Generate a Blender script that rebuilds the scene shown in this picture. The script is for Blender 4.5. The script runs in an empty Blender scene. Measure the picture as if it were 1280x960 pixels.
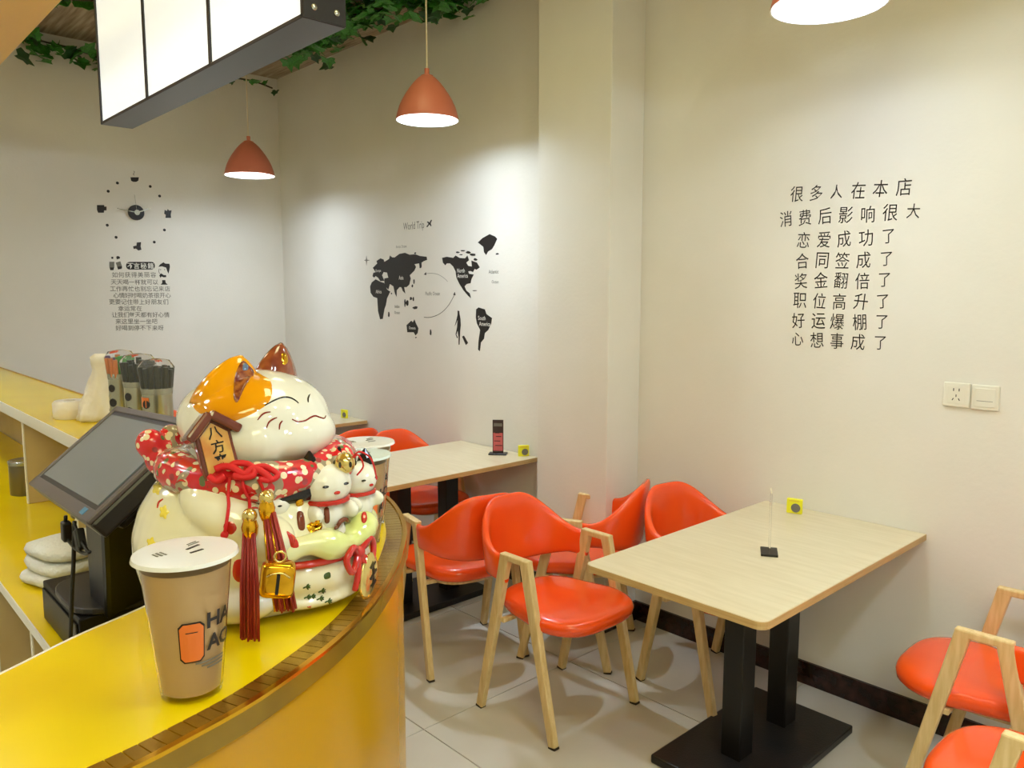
import bpy, bmesh, math, random
from mathutils import Vector, Matrix
from mathutils.bvhtree import BVHTree
from mathutils.geometry import tessellate_polygon

random.seed(7)
SC = bpy.context.scene
COL = SC.collection

# ------------------------------------------------------------------ camera
FPX = 976.17
PITCH, YAW, EYE = math.radians(6.53), math.radians(47.114), 1.62
cam_data = bpy.data.cameras.new('camera')
cam_data.sensor_width = 36.0
cam_data.lens = FPX / 1280 * 36.0
cam_data.clip_start = 0.02
cam = bpy.data.objects.new('camera', cam_data)
cam.location = (0, 0, EYE)
cam.rotation_euler = (math.pi / 2 - PITCH, 0, YAW)
COL.objects.link(cam)
SC.camera = cam

# ------------------------------------------------------------------ world, lights, exposure
SC.view_settings.view_transform = 'Standard'
SC.view_settings.look = 'None'
SC.view_settings.exposure = 0.25
SC.view_settings.gamma = 1.0
SC.view_settings.use_curve_mapping = False
world = bpy.data.worlds.new('world')
SC.world = world
world.use_nodes = True
world.node_tree.nodes['Background'].inputs[0].default_value = (1.0, 0.80, 0.45, 1)
world.node_tree.nodes['Background'].inputs[1].default_value = 0.05


def area_light(name, loc, size, energy, color, rot=(0, 0, 0), sy=None):
    d = bpy.data.lights.new(name, 'AREA')
    d.energy = energy
    d.color = color
    d.size = size
    if sy:
        d.shape = 'RECTANGLE'
        d.size_y = sy
    o = bpy.data.objects.new(name, d)
    o.location = loc
    o.rotation_euler = rot
    COL.objects.link(o)
    return o


def bulb_light(name, loc, energy, color, radius=0.03):
    d = bpy.data.lights.new(name, 'POINT')
    d.energy = energy
    d.color = color
    d.shadow_soft_size = radius
    o = bpy.data.objects.new(name, d)
    o.location = loc
    COL.objects.link(o)
    return o


WARM = (0.97, 0.95, 0.50)
COOL = (0.82, 0.97, 1.16)
# warm fill lights added just under the ceiling, out of view
area_light('ceiling_fill_light', (1.2, -0.6, 3.2), 1.2, 42, WARM)
area_light('ceiling_fill_light', (-3.6, -0.9, 3.2), 1.4, 34, WARM)
area_light('ceiling_fill_light', (-2.7, 1.75, 3.22), 0.6, 5, WARM)
area_light('ceiling_fill_light', (-0.9, 1.2, 3.22), 0.7, 14, WARM)
# small downlights over the bar
for (x, y, z, e) in ((-0.55, 0.05, 2.95, 5), (-1.5, -0.2, 2.3, 5), (-2.6, 0.3, 2.5, 4), (0.3, 1.0, 2.95, 9)):
    bulb_light('bar_downlight', (x, y, z), e, (0.92, 1.0, 0.88), 0.05)

# beam pattern of the pendants: a reflector bulb, strongest straight down
_ang = list(range(0, 95, 5))
_cd = [1000 * (0.12 + 0.88 * max(0.0, math.cos(math.radians(a))) ** 4.5) for a in _ang]
_ies = bpy.data.texts.new('pendant_beam')
_ies.write('IESNA:LM-63-2002\nTILT=NONE\n1 1000 1 %d 1 1 2 0 0 0\n1 1 60\n' % len(_ang))
_ies.write(' '.join(str(a) for a in _ang) + '\n0\n' + ' '.join('%.1f' % c for c in _cd) + '\n')


def beam_light(name, loc, energy, color, radius):
    o = bulb_light(name, loc, energy, color, radius)
    o.data.use_nodes = True
    nt = o.data.node_tree
    em = next(n for n in nt.nodes if n.type == 'EMISSION')
    t = nt.nodes.new('ShaderNodeTexIES')
    t.mode = 'INTERNAL'
    t.ies = _ies
    t.inputs['Strength'].default_value = 1.0
    nt.links.new(t.outputs[0], em.inputs['Strength'])
    return o


# added fill lights with the pendants' beam, out of view, for the lower walls
for (x, y, e) in ((1.0, 2.30, 1.4), (1.3, 0.4, 1.3), (0.1, 1.3, 1.4), (-1.6, -0.9, 1.1), (-3.4, -0.9, 0.9), (-3.9, 0.1, 0.6)):
    beam_light('pendant_and_fill_light', (x, y, 2.55), e, COOL, 0.06)


# ------------------------------------------------------------------ pixel to world (a pixel of the 1280x960 photograph on a known plane)
FW = Vector((-math.sin(YAW) * math.cos(PITCH), math.cos(YAW) * math.cos(PITCH), -math.sin(PITCH)))
RT = Vector((math.cos(YAW), math.sin(YAW), 0))
UP = RT.cross(FW)
CAM = Vector((0, 0, EYE))


def ray(x, y):
    return (x - 640) / FPX * RT - (y - 480) / FPX * UP + FW


def on_z(x, y, z):
    d = ray(x, y)
    return CAM + d * ((z - EYE) / d.z)


def on_y(x, y, Y):
    d = ray(x, y)
    return CAM + d * (Y / d.y)


def on_x(x, y, X):
    d = ray(x, y)
    return CAM + d * (X / d.x)


# ------------------------------------------------------------------ materials
def srgb(r, g, b):
    f = lambda c: (c / 255 / 12.92) if c / 255 <= 0.04045 else ((c / 255 + 0.055) / 1.055) ** 2.4
    return (f(r), f(g), f(b), 1)


def mat(name, col, rough=0.5, metal=0.0, spec=0.5, coat=0.0, emit=None, es=0.0, trans=0.0, alpha=1.0, ior=1.45,
        noise=None, bump=None, mix=None):
    m = bpy.data.materials.new(name)
    m.use_nodes = True
    nt = m.node_tree
    b = nt.nodes['Principled BSDF']
    b.inputs['Base Color'].default_value = col
    b.inputs['Roughness'].default_value = rough
    b.inputs['Metallic'].default_value = metal
    b.inputs['Specular IOR Level'].default_value = spec
    b.inputs['Coat Weight'].default_value = coat
    b.inputs['Coat Roughness'].default_value = 0.05
    b.inputs['Transmission Weight'].default_value = trans
    b.inputs['IOR'].default_value = ior
    b.inputs['Alpha'].default_value = alpha
    if emit:
        b.inputs['Emission Color'].default_value = emit
        b.inputs['Emission Strength'].default_value = es
    if noise:      # (scale, second colour, stretch xyz, detail)
        tc = nt.nodes.new('ShaderNodeTexCoord')
        mp = nt.nodes.new('ShaderNodeMapping')
        mp.inputs['Scale'].default_value = noise[2]
        n = nt.nodes.new('ShaderNodeTexNoise')
        n.inputs['Scale'].default_value = noise[0]
        n.inputs['Detail'].default_value = noise[3]
        r = nt.nodes.new('ShaderNodeValToRGB')
        r.color_ramp.elements[0].position = 0.35
        r.color_ramp.elements[1].position = 0.65
        r.color_ramp.elements[0].color = col
        r.color_ramp.elements[1].color = noise[1]
        nt.links.new(tc.outputs['Object'], mp.inputs[0])
        nt.links.new(mp.outputs[0], n.inputs['Vector'])
        nt.links.new(n.outputs['Fac'], r.inputs[0])
        nt.links.new(r.outputs[0], b.inputs['Base Color'])
    if bump:       # (scale, strength)
        tc = nt.nodes.new('ShaderNodeTexCoord')
        n = nt.nodes.new('ShaderNodeTexNoise')
        n.inputs['Scale'].default_value = bump[0]
        bp = nt.nodes.new('ShaderNodeBump')
        bp.inputs['Strength'].default_value = bump[1]
        bp.inputs['Distance'].default_value = 0.01
        nt.links.new(tc.outputs['Object'], n.inputs['Vector'])
        nt.links.new(n.outputs['Fac'], bp.inputs['Height'])
        nt.links.new(bp.outputs[0], b.inputs['Normal'])
    return m


S1 = (1, 1, 1)
M = {}
M['wall'] = mat('wall_paint', srgb(222, 218, 206), 0.6, noise=(2.5, srgb(226, 222, 211), S1, 3), bump=(60, 0.08))
M['ceiling'] = mat('ceiling_wood_paper', srgb(176, 160, 132), 0.7, noise=(3, srgb(128, 110, 84), (1, 14, 1), 6))
M['tile'] = mat('floor_tile', srgb(204, 200, 188), 0.18, noise=(1.6, srgb(192, 186, 172), S1, 5), coat=0.2)
M['grout'] = mat('floor_grout', srgb(142, 134, 118), 0.8)
M['marble'] = mat('dark_marble', srgb(22, 12, 12), 0.15, noise=(18, srgb(58, 34, 30), S1, 8))
M['orange'] = mat('orange_leather', srgb(242, 84, 20), 0.24, coat=0.5, noise=(5, srgb(238, 76, 18), S1, 2), bump=(220, 0.03))
M['wood'] = mat('ash_wood', srgb(220, 194, 140), 0.45, noise=(14, srgb(204, 174, 116), (6, 6, 0.7), 5))
M['laminate'] = mat('maple_laminate', srgb(212, 197, 164), 0.28, noise=(6, srgb(204, 188, 152), (1.0, 10, 1), 5))
M['edgeband'] = mat('table_edge_band', srgb(196, 164, 108), 0.45, noise=(8, srgb(182, 148, 92), (1, 1, 20), 4))
M['black'] = mat('black_powder_coat', srgb(14, 11, 11), 0.38)
M['baseplate'] = mat('dark_base_plate', srgb(24, 24, 24), 0.35, noise=(6, srgb(34, 30, 28), S1, 4), bump=(200, 0.1))
M['rubber'] = mat('dark_foot_pad', srgb(50, 36, 24), 0.7)
M['yellow'] = mat('yellow_laminate', srgb(228, 198, 0), 0.22, noise=(4, srgb(222, 190, 0), S1, 2), coat=0.15)
M['yellow_face'] = mat('yellow_fascia', srgb(184, 134, 0), 0.22, coat=0.1, spec=0.35)
M['amber'] = mat('yellow_soffit_panel', srgb(226, 170, 20), 0.3, coat=0.3)
M['white_edge'] = mat('white_edge_band', srgb(226, 220, 205), 0.4)
M['tan_board'] = mat('tan_board', srgb(206, 184, 134), 0.5, noise=(5, srgb(196, 172, 120), S1, 3))
M['gold_trim'] = mat('gold_trim', srgb(176, 138, 48), 0.22, metal=0.75, noise=(12, srgb(140, 100, 30), S1, 4))
M['gold_tile'] = mat('gold_mosaic', srgb(186, 150, 50), 0.2, metal=0.8, noise=(10, srgb(158, 116, 36), S1, 3))
M['olive_trim'] = mat('olive_gold_trim', srgb(150, 120, 24), 0.25, metal=0.3, noise=(9, srgb(128, 96, 18), S1, 3))
M['clear'] = mat('clear_plastic', (1, 1, 1, 1), 0.06, trans=1.0, ior=1.12)
M['tea'] = mat('milk_tea', srgb(196, 164, 122), 0.35, noise=(7, srgb(186, 152, 108), S1, 3))
M['film'] = mat('white_lid_film', srgb(226, 226, 224), 0.16, coat=0.4)
M['film_blue'] = mat('pale_blue_lid_film', srgb(206, 220, 218), 0.16, coat=0.4)
M['print_black'] = mat('black_print', srgb(28, 22, 24), 0.4)
M['print_grey'] = mat('grey_print', srgb(112, 108, 98), 0.6)
M['print_white'] = mat('white_print', srgb(225, 222, 212), 0.6)
M['print_orange'] = mat('orange_print', srgb(216, 112, 44), 0.4)
M['decal'] = mat('black_vinyl', srgb(30, 26, 24), 0.45)
M['ceramic'] = mat('white_ceramic', srgb(226, 224, 212), 0.08, coat=0.6)
M['ceramic_cream'] = mat('cream_ceramic', srgb(226, 220, 180), 0.1, coat=0.6, noise=(9, srgb(232, 228, 206), S1, 2))
M['ceramic_green'] = mat('pale_green_ceramic', srgb(206, 214, 130), 0.1, coat=0.6, noise=(14, srgb(224, 226, 176), S1, 2))
M['ceramic_orange'] = mat('amber_ceramic', srgb(226, 152, 10), 0.1, coat=0.6, noise=(12, srgb(206, 128, 8), (1, 1, 0.4), 3))
M['ceramic_brown'] = mat('brown_ear_ceramic', srgb(112, 48, 32), 0.12, coat=0.5, noise=(60, srgb(138, 70, 42), S1, 3))
M['ear_inner'] = mat('floral_ear_glaze', srgb(98, 30, 24), 0.16, coat=0.4, noise=(110, srgb(160, 96, 48), S1, 3))
M['ear_blue'] = mat('blue_ear_glaze', srgb(92, 110, 142), 0.14, coat=0.6)
M['red'] = mat('red_ceramic', srgb(186, 34, 26), 0.14, coat=0.5)
M['red_cord'] = mat('red_cord', srgb(200, 20, 26), 0.6)
M['tassel'] = mat('dark_red_tassel', srgb(140, 22, 26), 0.45, noise=(240, srgb(158, 50, 36), (1, 1, 0.03), 2))
M['gold'] = mat('shiny_gold', srgb(222, 168, 40), 0.14, metal=0.95)
M['gold_light'] = mat('pale_gold_bead', srgb(224, 202, 130), 0.18, metal=0.9)
M['plaque_brown'] = mat('brown_plaque', srgb(112, 50, 28), 0.15, coat=0.5, noise=(20, srgb(92, 36, 22), S1, 3))
M['plaque_gold'] = mat('gold_plaque_face', srgb(214, 176, 92), 0.3, noise=(30, srgb(190, 120, 50), S1, 3))
M['line_black'] = mat('black_glaze_line', srgb(24, 20, 20), 0.2)
M['line_red'] = mat('brown_red_glaze_line', srgb(128, 34, 28), 0.2)
M['line_green'] = mat('green_glaze_line', srgb(62, 84, 40), 0.2)
M['petal_yellow'] = mat('yellow_glaze', srgb(228, 208, 70), 0.15)
M['monitor'] = mat('monitor_plastic', srgb(34, 31, 32), 0.3)
M['monitor_edge'] = mat('monitor_edge_plastic', srgb(84, 75, 76), 0.28)
M['screen'] = mat('reflection_grey_screen', srgb(96, 106, 114), 0.28, spec=0.9, coat=0.6)  # grey lightened to stand for the ceiling reflected in the glass
M['pos'] = mat('black_box_metal', srgb(12, 10, 10), 0.35, spec=0.3)
M['pos_red'] = mat('dark_red_sticker', srgb(96, 14, 20), 0.3)
M['blue_tag'] = mat('blue_sticker', srgb(70, 130, 170), 0.4)
M['steel'] = mat('brushed_steel', srgb(170, 170, 156), 0.25, metal=0.9)
M['tin'] = mat('tin_can', srgb(120, 112, 92), 0.3, metal=0.8)
M['towel'] = mat('white_towel', srgb(214, 214, 206), 0.9, bump=(90, 0.5))
M['mask'] = mat('pale_teal_cloth', srgb(180, 200, 194), 0.85, bump=(50, 0.3))
M['bag'] = mat('white_plastic_bag', srgb(228, 220, 204), 0.3, bump=(25, 0.8))
M['wrap'] = mat('clear_wrap', (0.95, 0.97, 1, 1), 0.1, trans=0.95, ior=1.06, bump=(40, 0.5))
M['straw_black'] = mat('black_straw', srgb(30, 34, 30), 0.3)
M['straw_green'] = mat('green_straw', srgb(60, 150, 60), 0.4)
M['straw_purple'] = mat('purple_straw', srgb(100, 66, 130), 0.4)
M['straw_orange'] = mat('orange_straw', srgb(210, 120, 60), 0.4)
M['lamp_shade'] = mat('terracotta_shade', srgb(206, 118, 92), 0.45)
M['lamp_inner'] = mat('lamp_inner_white', srgb(250, 250, 250), 0.5)
M['bulb'] = mat('glowing_bulb', (1, 1, 1, 1), 0.5, emit=(1, 1, 0.96, 1), es=30)
M['cord'] = mat('white_cord', srgb(220, 205, 175), 0.5)
M['board_black'] = mat('menu_board_frame', srgb(46, 44, 46), 0.3)
M['board_lit'] = mat('lit_menu_panel', srgb(235, 236, 230), 0.4, emit=(0.93, 1.0, 0.98, 1), es=0.55)
M['leaf'] = mat('ivy_leaf', srgb(40, 104, 28), 0.45, noise=(9, srgb(62, 140, 44), S1, 3))
M['leaf_dark'] = mat('dark_ivy_leaf', srgb(24, 70, 22), 0.5)
M['stem'] = mat('ivy_stem', srgb(60, 52, 30), 0.7)
M['plate'] = mat('white_switch_plastic', srgb(226, 222, 206), 0.3)
M['slot'] = mat('socket_slot', srgb(40, 36, 32), 0.5)
M['lemon'] = mat('lemon_card', srgb(232, 226, 40), 0.4)
M['acrylic'] = mat('clear_acrylic', (1, 1, 1, 1), 0.04, trans=1.0, ior=1.2)
M['menu_card'] = mat('dark_pink_menu_card', srgb(60, 46, 44), 0.4)
M['card_pink'] = mat('pink_card_print', srgb(190, 90, 90), 0.4)


def scarf_material():
    m = bpy.data.materials.new('floral_scarf_glaze')
    m.use_nodes = True
    nt = m.node_tree
    b = nt.nodes['Principled BSDF']
    b.inputs['Roughness'].default_value = 0.22
    b.inputs['Coat Weight'].default_value = 0.4
    tc = nt.nodes.new('ShaderNodeTexCoord')
    big = nt.nodes.new('ShaderNodeTexNoise')
    big.inputs['Scale'].default_value = 13
    base = nt.nodes.new('ShaderNodeValToRGB')
    base.color_ramp.interpolation = 'CONSTANT'
    e = base.color_ramp.elements
    e[0].position = 0.0; e[0].color = srgb(196, 22, 34)
    e[1].position = 0.47; e[1].color = srgb(150, 134, 112)
    x = e.new(0.56); x.color = srgb(206, 26, 40)
    v = nt.nodes.new('ShaderNodeTexVoronoi')
    v.inputs['Scale'].default_value = 95
    r = nt.nodes.new('ShaderNodeValToRGB')
    r.color_ramp.interpolation = 'CONSTANT'
    r.color_ramp.elements[0].color = (1, 1, 1, 1)
    r.color_ramp.elements[1].position = 0.40
    r.color_ramp.elements[1].color = (0, 0, 0, 1)
    pick = nt.nodes.new('ShaderNodeValToRGB')
    pick.color_ramp.interpolation = 'CONSTANT'
    p = pick.color_ramp.elements
    p[0].color = srgb(226, 208, 172)
    p[1].position = 0.45; p[1].color = srgb(150, 44, 52)
    q = p.new(0.6); q.color = srgb(92, 104, 62)
    q = p.new(0.75); q.color = srgb(232, 216, 190)
    mx = nt.nodes.new('ShaderNodeMix')
    mx.data_type = 'RGBA'
    sep = nt.nodes.new('ShaderNodeSeparateColor')
    L = nt.links.new
    L(tc.outputs['Object'], big.inputs['Vector'])
    L(tc.outputs['Object'], v.inputs['Vector'])
    L(big.outputs['Fac'], base.inputs[0])
    L(v.outputs['Distance'], r.inputs[0])
    L(v.outputs['Color'], sep.inputs[0])
    L(sep.outputs[0], pick.inputs[0])
    L(r.outputs[0], mx.inputs[0])
    L(base.outputs[0], mx.inputs[6])
    L(pick.outputs[0], mx.inputs[7])
    L(mx.outputs[2], b.inputs['Base Color'])
    return m


M['scarf'] = scarf_material()


# ------------------------------------------------------------------ building helpers
class MB:
    """collects shapes and links them as one mesh object"""

    def __init__(self):
        self.v, self.f = [], []

    def add(self, vs, fs, mx=None):
        o = len(self.v)
        for p in vs:
            p = Vector(p)
            self.v.append(mx @ p if mx else p)
        self.f += [tuple(i + o for i in f) for f in fs]
        return self

    def box(self, c, s, mx=None, taper=None):
        x, y, z = (k / 2 for k in s)
        vs = [(sx * x, sy * y, sz * z) for sz in (-1, 1) for sy in (-1, 1) for sx in (-1, 1)]
        if taper:
            vs = [(a * (taper if k > 0 else 1), b * (taper if k > 0 else 1), k) for a, b, k in vs]
        vs = [Vector(p) + Vector(c) for p in vs]
        return self.add(vs, [(0, 2, 3, 1), (4, 5, 7, 6), (0, 1, 5, 4), (2, 6, 7, 3), (0, 4, 6, 2), (1, 3, 7, 5)], mx)

    def beam(self, a, b, w0, d0, w1=None, d1=None, side=(0, 1, 0)):
        """straight bar a->b; w in-plane width, d along side"""
        a, b, side = Vector(a), Vector(b), Vector(side).normalized()
        w1 = w0 if w1 is None else w1
        d1 = d0 if d1 is None else d1
        t = (b - a).normalized()
        n = side.cross(t).normalized()
        vs = []
        for p, w, d in ((a, w0, d0), (b, w1, d1)):
            for sn, ss in ((-1, -1), (1, -1), (1, 1), (-1, 1)):
                vs.append(p + n * sn * w / 2 + side * ss * d / 2)
        return self.add(vs, [(3, 2, 1, 0), (4, 5, 6, 7), (0, 1, 5, 4), (1, 2, 6, 5), (2, 3, 7, 6), (3, 0, 4, 7)])

    def tube(self, pts, r, n=8, closed=False, cap=True):
        pts = [Vector(p) for p in pts]
        N = len(pts)
        rs = r if isinstance(r, (list, tuple)) else [r] * N
        o = len(self.v)
        t0 = (pts[1] - pts[0]).normalized()
        up = Vector((0, 0, 1)) if abs(t0.z) < 0.9 else Vector((1, 0, 0))
        u = (up - t0 * up.dot(t0)).normalized()
        for i, p in enumerate(pts):
            if closed:
                t = (pts[(i + 1) % N] - pts[i - 1]).normalized()
            else:
                t = (pts[min(i + 1, N - 1)] - pts[max(i - 1, 0)]).normalized()
            u = (u - t * u.dot(t))
            if u.length < 1e-6:
                u = t.orthogonal()
            u.normalize()
            w = t.cross(u)
            for k in range(n):
                a = 2 * math.pi * k / n
                self.v.append(p + (u * math.cos(a) + w * math.sin(a)) * rs[i])
        for i in range(N if closed else N - 1):
            j = (i + 1) % N
            for k in range(n):
                l = (k + 1) % n
                self.f.append((o + i * n + k, o + i * n + l, o + j * n + l, o + j * n + k))
        if cap and not closed:
            self.f.append(tuple(o + k for k in range(n))[::-1])
            self.f.append(tuple(o + (N - 1) * n + k for k in range(n)))
        return self

    def lathe(self, prof, n=32, mx=None, c=(0, 0, 0), sx=1.0, sy=1.0, cap=True):
        o = len(self.v)
        C = Vector(c)
        for r, z in prof:
            for k in range(n):
                a = 2 * math.pi * k / n
                p = C + Vector((r * math.cos(a) * sx, r * math.sin(a) * sy, z))
                self.v.append(mx @ p if mx else p)
        for i in range(len(prof) - 1):
            for k in range(n):
                l = (k + 1) % n
                self.f.append((o + i * n + k, o + i * n + l, o + (i + 1) * n + l, o + (i + 1) * n + k))
        if cap:
            if prof[0][0] > 1e-6:
                self.f.append(tuple(o + k for k in range(n))[::-1])
            if prof[-1][0] > 1e-6:
                self.f.append(tuple(o + (len(prof) - 1) * n + k for k in range(n)))
        return self

    def ball(self, c, s, n=20, m=12, mx=None, power=1.0):
        prof = []
        for i in range(m + 1):
            a = -math.pi / 2 + math.pi * i / m
            prof.append((max(math.cos(a), 1e-4) ** power, math.sin(a)))
        T = Matrix.Translation(c) @ (mx or Matrix.Identity(4)) @ Matrix.Diagonal((s[0], s[1], s[2], 1))
        return self.lathe(prof, n, T)

    def prism(self, poly, z0, z1, mx=None):
        n = len(poly)
        vs = [(x, y, z0) for x, y in poly] + [(x, y, z1) for x, y in poly]
        fs = [tuple(range(n))[::-1], tuple(range(n, 2 * n))]
        for i in range(n):
            j = (i + 1) % n
            fs.append((i, j, n + j, n + i))
        return self.add(vs, fs, mx)

    def build(self, name, m, parent=None, smooth=False, bevel=0.0, seg=2, sub=0, kind=None):
        me = bpy.data.meshes.new(name)
        me.from_pydata([tuple(p) for p in self.v], [], self.f)
        me.validate()
        bm = bmesh.new()
        bm.from_mesh(me)
        bmesh.ops.remove_doubles(bm, verts=bm.verts, dist=1e-5)
        bmesh.ops.recalc_face_normals(bm, faces=bm.faces)
        bm.to_mesh(me)
        bm.free()
        me.materials.append(m)
        o = bpy.data.objects.new(name, me)
        COL.objects.link(o)
        if parent:
            o.parent = parent
        if bevel:
            b = o.modifiers.new('bevel', 'BEVEL')
            b.width = bevel
            b.segments = seg
            b.limit_method = 'ANGLE'
            b.angle_limit = math.radians(40)
        if sub:
            s = o.modifiers.new('sub', 'SUBSURF')
            s.levels = s.render_levels = sub
        if smooth or sub:
            me.polygons.foreach_set('use_smooth', [True] * len(me.polygons))
            if smooth != 'all':
                try:
                    me.set_sharp_from_angle(angle=math.radians(50))
                except Exception:
                    pass
        if kind:
            o['kind'] = kind
        return o


def thing(name, label, cat, loc=(0, 0, 0), rz=0.0, group=None):
    o = bpy.data.objects.new(name, None)
    COL.objects.link(o)
    o.location = loc
    o.rotation_euler = (0, 0, rz)
    o.empty_display_size = 0.1
    return tag(o, label, cat, group)


def tag(o, label, cat, group=None):
    o['label'] = label
    o['category'] = cat
    if group:
        o['group'] = group
    return o


def struct(o):
    o['kind'] = 'structure'
    return o


def world_of(o):
    return Matrix.Translation(o.location) @ o.rotation_euler.to_matrix().to_4x4()


def copy_tree(o, parent=None):
    c = o.copy()
    COL.objects.link(c)
    c.parent = parent
    for ch in list(o.children):
        copy_tree(ch, c)
    return c


def smooth_path(pts, n=6, closed=False):
    """Catmull-Rom through the points"""
    pts = [Vector(p) for p in pts]
    out = []
    N = len(pts)
    rng = range(N if closed else N - 1)
    for i in rng:
        p0 = pts[i - 1] if (closed or i > 0) else pts[0]
        p1 = pts[i]
        p2 = pts[(i + 1) % N]
        p3 = pts[(i + 2) % N] if (closed or i + 2 < N) else pts[-1]
        for k in range(n):
            t = k / n
            out.append(0.5 * ((2 * p1) + (p2 - p0) * t + (2 * p0 - 5 * p1 + 4 * p2 - p3) * t * t + (3 * p1 - p0 - 3 * p2 + p3) * t ** 3))
    if not closed:
        out.append(pts[-1])
    return out


_glyphs = {}


def text_mesh(body, size=1.0, weight=0.0):
    """flat triangulated letters, centred on the origin in the XY plane: (verts, faces)"""
    k = (body, weight)
    if k not in _glyphs:
        cu = bpy.data.curves.new('t', 'FONT')
        cu.body = body
        cu.size = 1.0
        cu.offset = weight
        cu.resolution_u = 2
        cu.align_x = 'CENTER'
        o = bpy.data.objects.new('t', cu)
        COL.objects.link(o)
        dg = bpy.context.evaluated_depsgraph_get()
        me = bpy.data.meshes.new_from_object(o.evaluated_get(dg))
        vs = [v.co.copy() for v in me.vertices]
        fs = [tuple(p.vertices) for p in me.polygons]
        bpy.data.objects.remove(o)
        bpy.data.curves.remove(cu)
        bpy.data.meshes.remove(me)
        if vs:
            lo = min(v.y for v in vs); hi = max(v.y for v in vs)
            xl = min(v.x for v in vs); xr = max(v.x for v in vs)
            vs = [Vector((v.x - (xl + xr) / 2, v.y - (lo + hi) / 2, 0)) for v in vs]
        _glyphs[k] = (vs, fs)
    vs, fs = _glyphs[k]
    return [v * size for v in vs], fs


def flat(name, vs, fs, m, parent, thick=0.0):
    me = bpy.data.meshes.new(name)
    me.from_pydata([tuple(v) for v in vs], [], fs)
    me.materials.append(m)
    o = bpy.data.objects.new(name, me)
    COL.objects.link(o)
    o.parent = parent
    return o


# ------------------------------------------------------------------ room shell
CEIL = 3.28
XL, XR, YF = -5.85, 2.4, -2.6
YT, YM = 3.024, 2.945           # lettering wall and map wall
CX0, CX1, CY = -2.81, -2.345, 2.786


def wall(name, x0, y0, x1, y1, t, z1=CEIL):
    """upright slab from (x0,y0) to (x1,y1); thickness t to the left of the direction"""
    a, b = Vector((x0, y0)), Vector((x1, y1))
    d = (b - a).normalized()
    n = Vector((-d.y, d.x)) * t
    poly = [tuple(a), tuple(b), tuple(b + n), tuple(a + n)]
    return struct(MB().prism(poly, 0, z1).build(name, M['wall']))


wall('wall_right', XR, YT, CX0 + 0.1, YT, -0.15)
wall('wall_back', CX0 + 0.1, YM, XL, YM, -0.15)
wall('wall_left', XL, YM, XL, YF, -0.15)
wall('wall_front', XL, YF, XR, YF, -0.15)
wall('wall_side', XR, YF, XR, YT, -0.15)
struct(MB().prism([(CX0, CY), (CX1, CY), (CX1, YT), (CX0, YT)], 0, CEIL).build('wall_column', M['wall'], bevel=0.004))
struct(MB().box(((XL + XR) / 2, (YF + YT) / 2, CEIL + 0.05), (XR - XL + 0.3, YT - YF + 0.3, 0.1)).build('ceiling', M['ceiling']))

floor = struct(MB().box(((XL + XR) / 2, (YF + YT) / 2, -0.06), (XR - XL + 0.3, YT - YF + 0.3, 0.1)).build('floor', M['grout']))
tile_mesh = None
TS = 0.8
ix0, iy0 = -2.25, 1.638
for i in range(-5, 6):
    for j in range(-6, 3):
        x0, y0 = ix0 + i * TS, iy0 + (j - 0) * TS
        x1, y1 = x0 + TS, y0 + TS
        x0c, x1c, y0c, y1c = max(x0, XL), min(x1, XR), max(y0, YF), min(y1, YT)
        if x1c - x0c < 0.02 or y1c - y0c < 0.02:
            continue
        if (x0, x1, y0, y1) == (x0c, x1c, y0c, y1c):
            if tile_mesh is None:
                t = MB().box((0, 0, -0.005), (TS - 0.0035, TS - 0.0035, 0.01)).build('floor_tile', M['tile'], floor, bevel=0.0012, seg=1)
                tile_mesh = t
            else:
                t = tile_mesh.copy()
                COL.objects.link(t)
                t.parent = floor
            t.location = ((x0 + x1) / 2, (y0 + y1) / 2, 0)
        else:
            t = MB().box((0, 0, -0.005), (x1c - x0c - 0.005, y1c - y0c - 0.005, 0.01)).build('floor_tile', M['tile'], floor)
            t.location = ((x0c + x1c) / 2, (y0c + y1c) / 2, 0)


def skirting(name, x0, x1, y):
    root = struct(MB().box(((x0 + x1) / 2, y - 0.003, 0.048), (x1 - x0, 0.006, 0.096)).build(name, M['marble']))
    n = max(1, round((x1 - x0) / 0.8))
    w = (x1 - x0) / n
    for k in range(n):
        MB().box((x0 + (k + 0.5) * w, y - 0.0095, 0.048), (w - 0.002, 0.009, 0.096)).build('skirting_slab', M['marble'], root, bevel=0.0015, seg=1)


skirting('baseboard_right', CX1 + 0.014, XR, YT)
skirting('baseboard_column', CX0 - 0.0, CX1, CY)
skirting('baseboard_back', XL, CX0, YM)
struct(MB().box((CX1 + 0.007, (CY + YT) / 2 - 0.006, 0.048), (0.014, YT - CY + 0.012, 0.096)).build('baseboard_return', M['marble']))
struct(MB().box((XL + 0.007, (YF + YM) / 2, 0.048), (0.014, YM - YF, 0.096)).build('baseboard_left', M['marble']))

# yellow soffit over the bar (its underside shows in the upper left corner)
sof = tag(struct(MB().box((-3.1, 0.015, 2.70), (5.4, 1.50, 0.2)).build('trim_1', M['amber'], bevel=0.004)), 'yellow glossy soffit panel above the bar', 'soffit')
sof.pop('category', None) if hasattr(sof, 'pop') else None
if 'category' in sof:
    del sof['category']

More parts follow.
